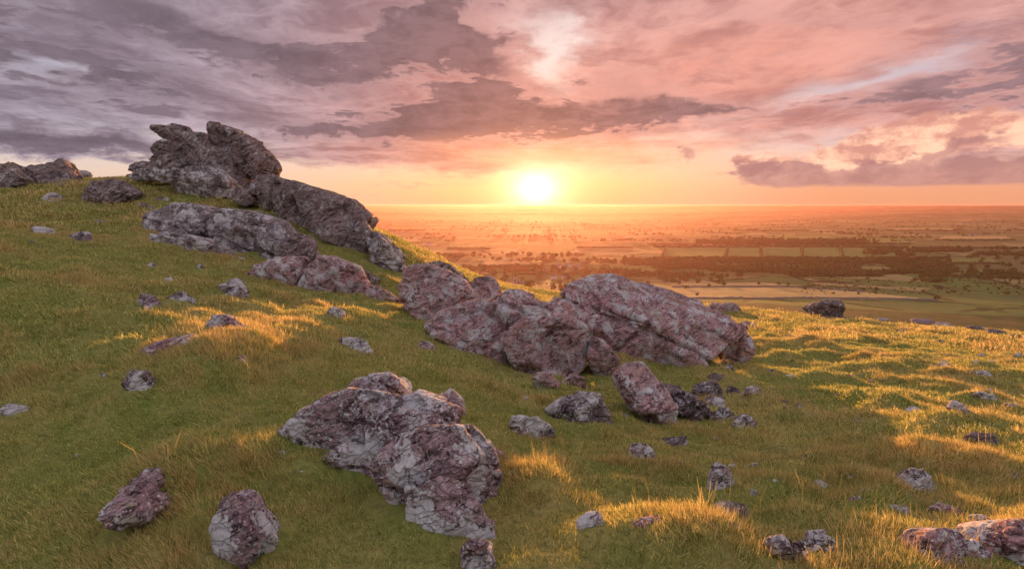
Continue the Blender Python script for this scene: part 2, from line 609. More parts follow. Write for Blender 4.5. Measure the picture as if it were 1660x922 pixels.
def hull_mesh(blocks, axis, seed, joint):
    bm = bmesh.new()
    r = np.random.default_rng(seed + 900)
    e1 = np.array(axis, float) / np.linalg.norm(axis)
    e2 = np.cross(e1, (0.25, 1.0, 0.1))
    e2 /= np.linalg.norm(e2)
    e3 = np.cross(e1, e2)
    for pts in blocks:
        b2 = bmesh.new()
        vs = [b2.verts.new(p) for p in pts]
        bmesh.ops.convex_hull(b2, input=vs)
        bad = [v for v in b2.verts if not v.link_faces]
        bmesh.ops.delete(b2, geom=bad, context='VERTS')
        # flat joint faces: beds and two sets of cross joints, plus a few bevels
        P = np.array(pts)
        nrm = [sg * e + r.normal(size=3) * 0.16 for e in (e1, e2, e3) for sg in (-1, 1)]
        nrm = [m * (0.62, 0.2, 0.62) - np.array((0, 1.0, 0)) for m in nrm]
        for m in nrm:
            m = m / np.linalg.norm(m)
            d = P @ m
            cut = d.max() - (d.max() - d.min()) * r.uniform(0.06, 0.30) * joint
            bmesh.ops.bisect_plane(b2, geom=b2.verts[:] + b2.edges[:] + b2.faces[:], plane_co=tuple(m * cut), plane_no=tuple(m), clear_outer=True)
            ed = [e for e in b2.edges if e.is_boundary]
            if ed:
                bmesh.ops.contextual_create(b2, geom=ed)
        bmesh.ops.recalc_face_normals(b2, faces=b2.faces[:])
        me = bpy.data.meshes.new('h')
        b2.to_mesh(me)
        b2.free()
        bm.from_mesh(me)
        bpy.data.meshes.remove(me)
    return bm


def grow(blocks, vox, axis, seed, joint):
    """Union of the convex blocks as an even mesh: vertices, normals, quads."""
    bm = hull_mesh(blocks, axis, seed, joint)
    bm.to_mesh(TMP.data)
    bm.free()
    _rm.voxel_size = vox
    TMP.update_tag()
    TMP.data.update()
    dg = bpy.context.evaluated_depsgraph_get()
    dg.update()
    ev = TMP.evaluated_get(dg)
    me = ev.to_mesh()
    n = len(me.vertices)
    V = np.empty(n * 3, np.float32)
    me.vertices.foreach_get('co', V)
    N = np.empty(n * 3, np.float32)
    me.vertices.foreach_get('normal', N)
    L = np.empty(len(me.loops), np.int32)
    me.loops.foreach_get('vertex_index', L)
    assert len(me.loops) == 4 * len(me.polygons)
    ev.to_mesh_clear()
    return V.reshape(-1, 3).astype(float), N.reshape(-1, 3).astype(float), L.reshape(-1, 4)


def weather(V, N, Q, vox, size, seed, axis=(0.35, 0.25, 0.9), strata=1.0, chips=1.0, rough=1.0):
    """Split flat faces off a block, then crack, layer and roughen it."""
    r = np.random.default_rng(seed)
    ext = V.max(0) - V.min(0)
    size = min(size, float(np.cbrt(ext.prod())) * 0.9)
    V0 = V.copy()
    V = V + N * (size * 0.006 * chips * fbm(V / (0.42 * size), 3, seed + 1))[:, None]
    # broken faces: slice local caps off along random planes
    for n, depth, tilt, rad in ((14, 0.026, 0.40, 0.30), (70, 0.012, 0.5, 0.12)):
        for i in r.integers(0, len(V), n):
            m = N[i] + r.normal(size=3) * tilt
            m /= np.linalg.norm(m)
            q = V - V0[i]
            h = q @ m + size * depth * chips * r.uniform(0.1, 1.0)
            sel = (h > 0) & ((q * q).sum(1) < (rad * size) ** 2) & (N @ m > 0.1)
            V[sel] -= m * (h[sel] * 0.95)[:, None]
    D = V - V0
    L = np.linalg.norm(D, axis=1)
    lim = 0.11 * size
    V = V0 + D * (np.minimum(L, lim + (L - lim) * 0.15) / np.maximum(L, 1e-9))[:, None]
    off = np.zeros(len(V))
    a = np.array(axis, float)
    a /= np.linalg.norm(a)
    if strata:
        wob = 0.9 * fbm(V / (0.5 * size), 3, seed + 11)
        side = 1 - np.abs(N @ a) ** 2
        zero = np.zeros(len(V), np.int64)
        for th, am in ((0.24, 0.036), (0.085, 0.015)):
            t = (V @ a) / (size * th) + wob
            fr = t - np.floor(t)
            lay = (_hash(np.floor(t).astype(np.int64), zero, zero, seed) & 255) / 255.0
            groove = np.exp(-(np.minimum(fr, 1 - fr) / 0.06) ** 2)
            msk = 0.2 + 0.8 * smooth(gnoise(V / (0.45 * size), seed + 14), -0.05, 0.2)
            off += strata * am * size * side * msk * ((lay - 0.5) * 1.3 - groove * 1.2)
    # a few joints right through the rock
    for k in range(7):
        m = r.normal(size=3) * (1, 1, 0.7) if k < 4 else a + r.normal(size=3) * 0.25
        m /= np.linalg.norm(m)
        c = V[r.integers(0, len(V))]
        d = (V - c) @ m + size * 0.05 * fbm(V / (0.25 * size), 3, seed + 40 + k)
        side = 0.5 * np.sign(d) * (0.012 if k % 2 else -0.012) * size
        msk = smooth(gnoise(V / (0.6 * size) + k, seed + 50), -0.12, 0.12)
        off += (side * np.exp(-(d / (size * 0.35)) ** 2) - size * 0.055 * np.exp(-np.abs(d / max(size * 0.013, vox * 0.8)) ** 1.5)) * msk
    off += rough * size * (0.0075 * (ridged(V / (0.13 * size), 4, seed + 5) - 1.15) + 0.006 * fbm(V / (0.05 * size), 2, seed + 6))
    V = V + N * off[:, None]
    V += N * (0.012 * size - ((V - V0) * N).sum(1).mean())
    # knock off torn slivers
    for _ in range(2):
        acc = np.zeros_like(V)
        cnt = np.zeros(len(V))
        for k in range(4):
            i, j = Q[:, k], Q[:, (k + 1) % 4]
            for c in range(3):
                acc[:, c] += np.bincount(i, V[j, c], len(V)) + np.bincount(j, V[i, c], len(V))
            cnt += np.bincount(i, minlength=len(V)) + np.bincount(j, minlength=len(V))
        d = acc / np.maximum(cnt, 1)[:, None] - V
        dl = np.linalg.norm(d, axis=1)
        V += d * smooth(dl, 0.5 * vox, 1.3 * vox)[:, None] * 0.8
    return V


def finish_rock(name, blocks, mat, label, vox, seed, size, group=None, cat='rock', joint=1.0, **kw):
    V, N, Q = grow(blocks, vox, kw.get('axis', (0.35, 0.25, 0.9)), seed, joint)
    V = weather(V, N, Q, vox, size, seed, **kw)
    zb = H(V[:, 0], V[:, 1])
    # remember where turf cannot grow
    cx = np.floor(V[:, 0] / CELL).astype(int)
    cy = np.floor(V[:, 1] / CELL).astype(int)
    dz = V[:, 2] - zb
    key = cx.astype(np.int64) * 1000003 + cy
    u, inv = np.unique(key, return_inverse=True)
    lo, hi = np.full(len(u), 1e9), np.full(len(u), -1e9)
    np.minimum.at(lo, inv, dz)
    np.maximum.at(hi, inv, dz)
    ROCK_CELLS.append((u, lo, hi))
    c = V.mean(0)
    base = np.array((c[0], c[1], V[:, 2].min()))
    me = mesh_from(name, V - base, Q, ROCK[mat])
    me.set_sharp_from_angle(angle=math.radians(17))
    return link(name, me, label, cat, group, loc=base)


def block(outline, Y, back=0.6, bulge=0.25, front=None, seed=0, shrink=0.74):
    """A solid lump whose rim follows the outline at distance Y, with a faceted front and a back."""
    r = np.random.default_rng(seed + 100)
    O = [tuple(o) + (Y,) if len(o) == 2 else (o[0], o[1], Y + o[2]) for o in outline]
    P = [at(*o) for o in O]
    c = np.mean([(o[0], o[1]) for o in O], 0)
    Ym = np.mean([o[2] for o in O])
    out = list(P)
    if front is None:
        for o in O[int(r.integers(0, 2))::2]:
            k = shrink * r.uniform(0.78, 1.22)
            out.append(at(c[0] + (o[0] - c[0]) * k, c[1] + (o[1] - c[1]) * k, o[2] * 0.8 + Ym * 0.2 - bulge * r.uniform(0.35, 1.35)))
    else:
        out += [at(f[0], f[1], Ym + f[2]) for f in front]
    for o in O:
        k = r.uniform(0.72, 0.95)
        p = at(c[0] + (o[0] - c[0]) * k, c[1] + (o[1] - c[1]) * k, o[2])
        # the far side slopes away and never rises above the rim
        b1 = back * r.uniform(0.75, 1.1)
        sl = min(0.0, ray(o[0], o[1])[2])
        out.append(p + np.array((r.uniform(-.1, .1) * back, b1, sl * b1 - 0.06 * back)))
        q = at(*o)
        out.append(q + np.array((0, back * 0.45, sl * back * 0.45 - 0.01 * back)))
    return [tuple(p) for p in out]


SEED = [11]


def boulder(name, label, mat, blocks, size, vox, group=None, **kw):
    SEED[0] += 13
    bl = []
    for i, b in enumerate(blocks):
        b = dict(b)
        o = b.pop('o')
        if 'Y' not in b:
            low = max(o, key=lambda q: q[1])
            b['Y'] = ground_at(low[0], min(low[1], 925))[1] + b.pop('dy', 0.0)
        bl.append(block(o, seed=SEED[0] + i, **b))
    return finish_rock(name, bl, mat, label, vox, SEED[0], size, group, **kw)


TOR = 'boulders of the tor'
AX = (0.42, 0.1, 0.9)
# --- the tor on the skyline
boulder('boulder', 'dark jutting layered crag forming the pointed left summit of the tor', 'tor', [
    dict(o=[(238, 204), (254, 206), (276, 206), (300, 216), (312, 232), (290, 236), (262, 222)], Y=18.1, back=0.6, bulge=0.2),
    dict(o=[(262, 206), (274, 200), (300, 206), (320, 218), (334, 240), (322, 262), (290, 262), (270, 232)], Y=18.3, back=0.9, bulge=0.2),
    dict(o=[(242, 240), (258, 229), (300, 234), (312, 262), (285, 268), (248, 252)], Y=18.0, back=0.9, bulge=0.25),
], 1.3, 0.024, TOR, axis=AX, strata=2.2, chips=0.6)
boulder('boulder', 'stepped dark layered blocks at the left foot of the tor summit', 'tor', [
    dict(o=[(226, 256), (240, 246), (285, 249), (300, 270), (288, 286), (240, 284), (228, 270)], Y=17.8, back=0.9, bulge=0.2),
    dict(o=[(205, 268), (222, 260), (245, 264), (250, 284), (215, 284)], Y=17.7, back=0.7, bulge=0.15),
], 1.0, 0.026, TOR, axis=(0.1, 0.1, 1), strata=2.4)
boulder('boulder', 'broad cracked central mass of the tor between the two summit crags', 'tor', [
    dict(o=[(292, 222), (318, 214), (338, 226), (366, 246), (392, 268), (398, 296), (385, 316), (335, 306), (290, 292), (270, 268), (280, 240)], Y=17.5, back=1.2, bulge=0.45),
    dict(o=[(262, 272), (282, 262), (300, 282), (300, 300), (262, 290)], Y=17.3, back=0.8, bulge=0.2),
], 1.6, 0.03, TOR, axis=AX, strata=2.2)
boulder('boulder', 'tilted mossy topmost boulder leaning right on the tor summit', 'tor', [
    dict(o=[(330, 198), (346, 199), (376, 209), (399, 225), (413, 243), (432, 259), (444, 269), (439, 284), (424, 290), (398, 290), (380, 265), (352, 242), (333, 224)], Y=17.3, back=1.1, bulge=0.4),
], 1.4, 0.026, TOR, axis=(0.6, 0.1, -0.8), strata=0.9)
boulder('boulder', 'grey wedge shaped slab lying below the tor summit on the turf', 'grey', [
    dict(o=[(234, 279), (262, 277), (300, 284), (332, 270), (352, 278), (372, 298), (376, 318), (335, 321), (292, 313), (264, 298)], Y=16.2, back=0.9, bulge=0.35),
], 1.2, 0.026, TOR, axis=(0.25, 0, 1), strata=1.4)
boulder('boulder', 'flat pale slab left of the tor foot on the skyline turf', 'grey', [
    dict(o=[(192, 284), (215, 275), (246, 272), (262, 280), (255, 292), (205, 291)], Y=17.2, back=0.7, bulge=0.2)], 0.8, 0.024, TOR, axis=(0, 0, 1))
boulder('boulder', 'small dark block wedged between the grey slab and the long slanting boulder', 'tor', [
    dict(o=[(368, 308), (385, 302), (404, 306), (412, 328), (398, 335), (374, 325)], Y=15.6, back=0.5, bulge=0.2)], 0.5, 0.02, TOR)
boulder('boulder', 'long slanting boulder running down from the tor summit to the right', 'tor', [
    dict(o=[(398, 303), (412, 286), (440, 284), (458, 300), (450, 330), (430, 345), (404, 325)], Y=15.4, back=0.9, bulge=0.25),
    dict(o=[(432, 286), (480, 298), (530, 314), (566, 327), (590, 351, -.2), (580, 372, -.3), (562, 402, -.35), (545, 404), (500, 388), (460, 368), (432, 346)], Y=14.7, back=1.5, bulge=0.45,
         front=[(470, 305, -.35), (540, 325, -.5), (572, 352, -.75), (552, 385, -.7), (500, 372, -.55), (455, 345, -.45)]),
], 1.9, 0.03, TOR, axis=(0.55, -.1, -0.85), strata=1.0)
boulder('boulder', 'dark shaded block under the lower end of the long slanting boulder', 'tor', [
    dict(o=[(578, 360), (592, 366), (608, 398), (604, 428), (580, 428), (552, 410), (556, 388)], Y=14.2, back=0.8, bulge=0.25)], 0.9, 0.024, TOR)
boulder('boulder', 'upright grey lichen boulder at the right end of the tor beside open valley', 'grey', [
    dict(o=[(588, 372), (600, 374), (622, 390), (643, 412), (653, 438), (648, 452), (618, 448), (600, 420)], Y=13.6, back=0.9, bulge=0.3)], 0.9, 0.024, TOR)
boulder('boulder', 'long layered outcrop in front of the tor with pale lichen top', 'grey', [
    dict(o=[(213, 362), (228, 345), (262, 332), (300, 332), (326, 344), (336, 380), (290, 388), (232, 374)], Y=12.4, back=1.3, bulge=0.3),
    dict(o=[(318, 352), (352, 340), (400, 345), (446, 360), (470, 384), (472, 404), (430, 428), (396, 430), (345, 402)], Y=12.1, back=1.3, bulge=0.4),
    dict(o=[(207, 394), (224, 378), (262, 376), (320, 388), (375, 412), (392, 430), (384, 442), (332, 438), (280, 412), (218, 400)], Y=11.4, back=1.2, bulge=0.25),
], 1.5, 0.024, TOR, axis=(0.3, 0, 1), strata=2.4)
boulder('boulder', 'blunt dark block capping the right end of the layered outcrop', 'tor', [
    dict(o=[(444, 400), (472, 380), (494, 384), (506, 404), (494, 424), (466, 428), (446, 416)], Y=11.2, back=0.8, bulge=0.3)], 0.7, 0.02, TOR)
boulder('boulder', 'wedge of spotted rock at the foot of the outcrop left of the mossy cleft', 'slab', [
    dict(o=[(384, 452), (405, 432), (444, 418), (486, 418), (484, 440), (470, 468), (430, 470), (396, 460)], Y=10.5, back=0.9, bulge=0.22)], 0.8, 0.02, TOR, strata=0.5)
boulder('boulder', 'triangular white speckled block at the foot of the outcrop right of the cleft', 'slab', [
    dict(o=[(468, 472), (486, 444), (506, 414), (534, 417), (576, 432), (588, 460), (574, 480), (500, 486)], Y=10.3, back=0.9, bulge=0.22)], 0.9, 0.02, TOR, strata=0.4)
boulder('boulder', 'low brown ledge where the tor meets the grassy slope', 'slab', [
    dict(o=[(560, 482), (585, 462), (612, 464), (646, 488), (650, 500), (600, 494)], Y=10.2, back=0.6, bulge=0.18)], 0.6, 0.02, TOR)
boulder('boulder', 'small dark ledge poking from the orange grass below the upright boulder', 'tor', [
    dict(o=[(570, 436), (590, 438), (612, 452), (604, 462), (580, 456)], Y=11.7, back=0.5, bulge=0.15)], 0.5, 0.02, TOR)

boulder('boulder', 'dark upright block at the left edge of the skyline', 'tor', [
    dict(o=[(-22, 268), (8, 263), (40, 290), (34, 308), (-20, 312)], Y=17.0, back=0.7, bulge=0.35)], 0.9, 0.024, None, strata=0.7)
boulder('boulder', 'large sloping roof shaped block on the left skyline', 'tor', [
    dict(o=[(29, 275), (80, 254), (106, 285), (100, 302), (44, 302)], Y=17.6, back=0.9, bulge=0.4, front=[(40, 296, -.3), (88, 262, -.1), (96, 296, -.5), (58, 300, -.5)])], 1.0, 0.024, None, strata=0.7)
boulder('boulder', 'dark squared boulder on the turf between skyline blocks and tor', 'tor', [
    dict(o=[(123, 304), (142, 295), (176, 290), (211, 312), (198, 326), (140, 334), (124, 330)], Y=15.2, back=0.9, bulge=0.35)], 0.9, 0.022, None, strata=0.7)

# --- the broken ridge in the middle
MID = 'boulders of the middle ridge'
boulder('boulder', 'rounded cracked boulder with white lichen at the left end of the ridge', 'slab', [
    dict(o=[(642, 442), (660, 432), (692, 429), (722, 440), (752, 456), (766, 480), (758, 496), (722, 508), (700, 526), (676, 520), (648, 486)], Y=9.0, back=1.0, bulge=0.45),
], 1.1, 0.02, MID, strata=0.8)
boulder('boulder', 'dark slab peeping from behind the rounded cracked boulder', 'tor', [
    dict(o=[(686, 430), (710, 426), (728, 428), (752, 452), (770, 495), (740, 505), (700, 470)], Y=10.4, back=0.7, bulge=0.2)], 0.8, 0.022, MID)
boulder('boulder', 'smooth brown pyramid boulder behind the ridge saddle', 'slab', [
    dict(o=[(752, 464), (772, 451), (796, 449), (806, 460), (815, 490), (814, 520), (765, 522), (752, 495)], Y=10.4, back=0.8, bulge=0.3)], 0.8, 0.02, MID, strata=0.2, chips=0.6)
boulder('boulder', 'blocky overhanging boulder with a dark hollow beneath it', 'slab', [
    dict(o=[(690, 526), (714, 506), (770, 488), (802, 492), (822, 545), (790, 574), (768, 578), (738, 562), (706, 545)], Y=7.6, back=1.1, bulge=0.5,
         front=[(715, 530, -.2), (775, 505, -.35), (805, 530, -.5), (790, 565, -.5), (760, 570, -.5), (730, 552, -.35)]),
    dict(o=[(700, 540), (760, 560), (815, 560), (822, 600), (795, 612), (745, 585), (705, 556)], Y=7.3, back=0.8, bulge=0.08),
], 1.1, 0.018, MID, strata=0.6)
boulder('boulder', 'tall central ridge boulder with white lichen face and pointed top', 'slab', [
    dict(o=[(800, 498), (826, 473), (852, 470), (882, 484), (912, 503), (948, 526), (930, 560), (870, 560), (818, 548)], Y=7.6, back=1.0, bulge=0.35),
    dict(o=[(818, 545), (850, 520), (900, 510), (948, 528), (957, 556), (948, 592), (930, 608), (890, 622), (858, 612), (834, 590)], Y=7.0, back=1.2, bulge=0.4),
], 1.3, 0.017, MID, strata=0.7)
boulder('stone', 'squat stone at the base of the tall central ridge boulder', 'slab', [
    dict(o=[(864, 616), (872, 604), (892, 604), (908, 622), (896, 636), (868, 634)], dy=0.12, back=0.35, bulge=0.12)], 0.35, 0.012)
boulder('stone', 'brown stone beside the dark gap below the central ridge boulder', 'slab', [
    dict(o=[(908, 622), (928, 607), (946, 612), (954, 628), (936, 636), (912, 634)], dy=0.12, back=0.35, bulge=0.12)], 0.35, 0.012)
boulder('boulder', 'huge slanting lichen covered slab dipping to the right in the middle', 'slab', [
    dict(o=[(892, 492, .4), (924, 463, .8), (956, 450, 1.2), (992, 449, 1.3), (1050, 461, 1.3), (1060, 500, .5), (1010, 545, .0), (960, 540, .0), (935, 520, .1)], Y=8.0, back=1.0, bulge=0.15),
    dict(o=[(985, 451, 1.3), (1050, 460, 1.4), (1112, 486, 1.2), (1208, 531, .8), (1170, 572, .1), (1114, 630, -.7), (1085, 608, -.7), (1000, 577, -.3), (962, 556, -.1)], Y=7.9, back=1.0, bulge=0.0,
         front=[(1000, 500, .0), (1080, 520, -.05), (1150, 535, -.1), (1080, 580, -.7), (1110, 600, -.85), (1010, 555, -.5), (1040, 480, .55), (1130, 505, .35)]),
], 1.7, 0.018, MID, axis=(0.45, 0.5, 0.75), strata=0.5, chips=0.45, rough=0.8)
boulder('boulder', 'broken wedge under the left edge of the huge slanting slab', 'slab', [
    dict(o=[(955, 575), (962, 545), (978, 552), (1006, 584), (1000, 606), (970, 610)], Y=7.1, back=0.6, bulge=0.15)], 0.5, 0.014, MID)
boulder('boulder', 'knobbly grey rock tucked behind the far right end of the slab', 'slab', [
    dict(o=[(1098, 490), (1112, 484), (1138, 485), (1146, 498), (1130, 512), (1104, 510)], Y=18.5, back=0.9, bulge=0.3)], 0.9, 0.03, MID)
boulder('boulder', 'leaning lichen slab propped against the front of the huge slab', 'slab', [
    dict(o=[(1002, 606, .3), (1018, 591, .4), (1042, 588, .5), (1062, 606, .4), (1080, 632, .2), (1102, 668), (1101, 692), (1086, 696), (1058, 674), (1030, 660, .1)], dy=0.12, back=0.35, bulge=0.1, front=[(1020, 606, .25), (1046, 600, .2), (1085, 660, -.1), (1085, 686, -.14), (1050, 655, -.05)])], 0.6, 0.012, MID, axis=(0.5, 0.3, -0.8), strata=0.5, chips=0.5, joint=0.2)
boulder('boulder', 'mossy brown strip of rock sliding down right of the leaning slab', 'dark', [
    dict(o=[(1075, 622, .3), (1108, 630, .3), (1150, 664, .1), (1188, 692), (1174, 698), (1130, 680), (1094, 654, .1)], dy=0.12, back=0.4, bulge=0.08)], 0.6, 0.013, MID, axis=(0.5, 0.3, -0.8))
boulder('boulder', 'grey block under the right tip of the huge slab', 'slab', [
    dict(o=[(1176, 566), (1196, 546), (1212, 536), (1222, 548), (1226, 575), (1204, 592), (1182, 592)], Y=8.9, back=0.5, bulge=0.15)], 0.4, 0.016, MID)

# --- the big foreground rock
boulder('boulder', 'big knobbly foreground rock with white lichen patches in the grass', 'front', [
    dict(o=[(450, 706), (466, 686), (486, 668), (520, 648), (556, 630), (604, 632), (642, 642), (632, 692), (604, 752), (566, 760), (512, 738), (476, 716)], Y=2.963, back=0.435, bulge=0.158),
    dict(o=[(556, 630), (572, 614), (602, 611), (626, 603), (642, 615), (658, 636), (640, 650), (590, 646)], Y=3.200, back=0.316, bulge=0.095),
    dict(o=[(612, 674), (640, 646), (676, 633), (716, 645), (744, 662), (738, 688), (702, 698), (650, 702)], Y=2.963, back=0.316, bulge=0.126),
    dict(o=[(704, 644), (728, 631), (746, 646), (748, 668), (724, 672)], Y=3.160, back=0.237, bulge=0.079),
    dict(o=[(606, 770), (616, 738), (640, 706), (692, 690), (742, 690), (768, 722), (792, 760), (802, 800), (794, 850), (742, 884), (692, 888), (662, 856), (636, 820)], Y=2.465, back=0.632, bulge=0.158),
    dict(o=[(602, 757), (620, 738), (650, 744), (650, 784), (622, 788)], Y=2.433, back=0.158, bulge=0.063),
    dict(o=[(596, 700), (640, 662), (700, 672), (730, 700), (700, 760), (640, 790), (604, 760)], Y=2.726, back=0.474, bulge=0.158),
    dict(o=[(520, 742), (560, 720), (604, 730), (622, 772), (600, 790), (560, 775)], Y=2.726, back=0.237, bulge=0.063),
    dict(o=[(655, 790), (700, 770), (760, 790), (790, 850), (760, 900), (690, 905), (660, 870)], Y=2.252, back=0.316, bulge=0.079),
    dict(o=[(744, 690), (762, 690), (776, 706), (792, 716), (802, 746), (812, 772), (802, 795), (772, 765)], Y=2.647, back=0.316, bulge=0.095),
    dict(o=[(700, 850), (745, 830), (796, 845), (802, 900), (770, 925), (715, 900)], Y=2.24, back=0.4, bulge=0.08),
    dict(o=[(748, 890), (764, 874), (790, 878), (800, 924), (796, 960), (750, 950)], Y=2.014, back=0.237, bulge=0.079),
], 0.50, 0.0068, None, axis=(0.5, 0.2, 0.8), strata=1.3, chips=1.2, rough=1.3)
boulder('boulder', 'slanting grey slab lying in the long orange grass at lower left', 'front', [
    dict(o=[(148, 852, -.1), (164, 830, 0), (204, 790, .15), (232, 765, .3), (258, 761, .35), (260, 785, .3), (246, 816, .1), (212, 842, -.05), (172, 856, -.1)], dy=-0.08, back=0.25, bulge=0.06)], 0.30, 0.006, None, axis=(0.6, 0.4, 0.7), joint=0.3, chips=0.6, strata=0.8)
boulder('boulder', 'upright pale ridged boulder at the bottom edge left of centre', 'front', [
    dict(o=[(340, 838), (372, 794), (392, 798), (446, 876), (402, 926), (372, 945), (350, 890)], dy=0.10, back=0.22, bulge=0.1, front=[(352, 840, -.02), (384, 806, .0), (400, 870, -.16), (388, 925, -.14), (366, 900, -.08)])], 0.30, 0.006, None, axis=(0.8, 0.1, 0.5), strata=0.9, chips=0.6, joint=0.3)
boulder('boulder', 'rough pink sunlit boulder at the bottom right corner', 'pink', [
    dict(o=[(1498, 900), (1508, 876), (1526, 862), (1562, 859), (1600, 876), (1636, 896), (1640, 980), (1520, 980)], dy=-0.02, back=0.4, bulge=0.12)], 0.36, 0.007, None, rough=1.5)
boulder('boulder', 'dark mauve boulder behind the pink one at the right edge', 'pink', [
    dict(o=[(1606, 884), (1630, 862), (1652, 850), (1700, 846), (1730, 880), (1730, 980), (1620, 960)], dy=0.05, back=0.5, bulge=0.12)], 0.42, 0.008)
boulder('boulder', 'white capped ledge of split slabs at the bottom right of centre', 'pale', [
    dict(o=[(1254, 872), (1268, 868), (1352, 928), (1340, 945), (1290, 930), (1256, 900)], dy=0.10, back=0.10, bulge=0.05),
    dict(o=[(1288, 872), (1308, 874), (1392, 925), (1385, 940), (1345, 930)], dy=0.12, back=0.08, bulge=0.03),
    dict(o=[(1334, 895), (1356, 886), (1380, 893), (1392, 906), (1370, 914), (1346, 912)], dy=0.10, back=0.12, bulge=0.04),
], 0.20, 0.005, None, axis=(0.5, 0.3, -0.8), strata=1.0, chips=0.6)
boulder('boulder', 'turf topped arched rock with white rim in the middle of the slope', 'grey', [
    dict(o=[(888, 664, .25), (910, 648, .3), (944, 637, .3), (970, 640, .25), (986, 664, .1), (1002, 692), (1000, 704), (972, 704), (940, 712), (912, 690, .1)], dy=0.2, back=0.4, bulge=0.05)], 0.5, 0.011, None)

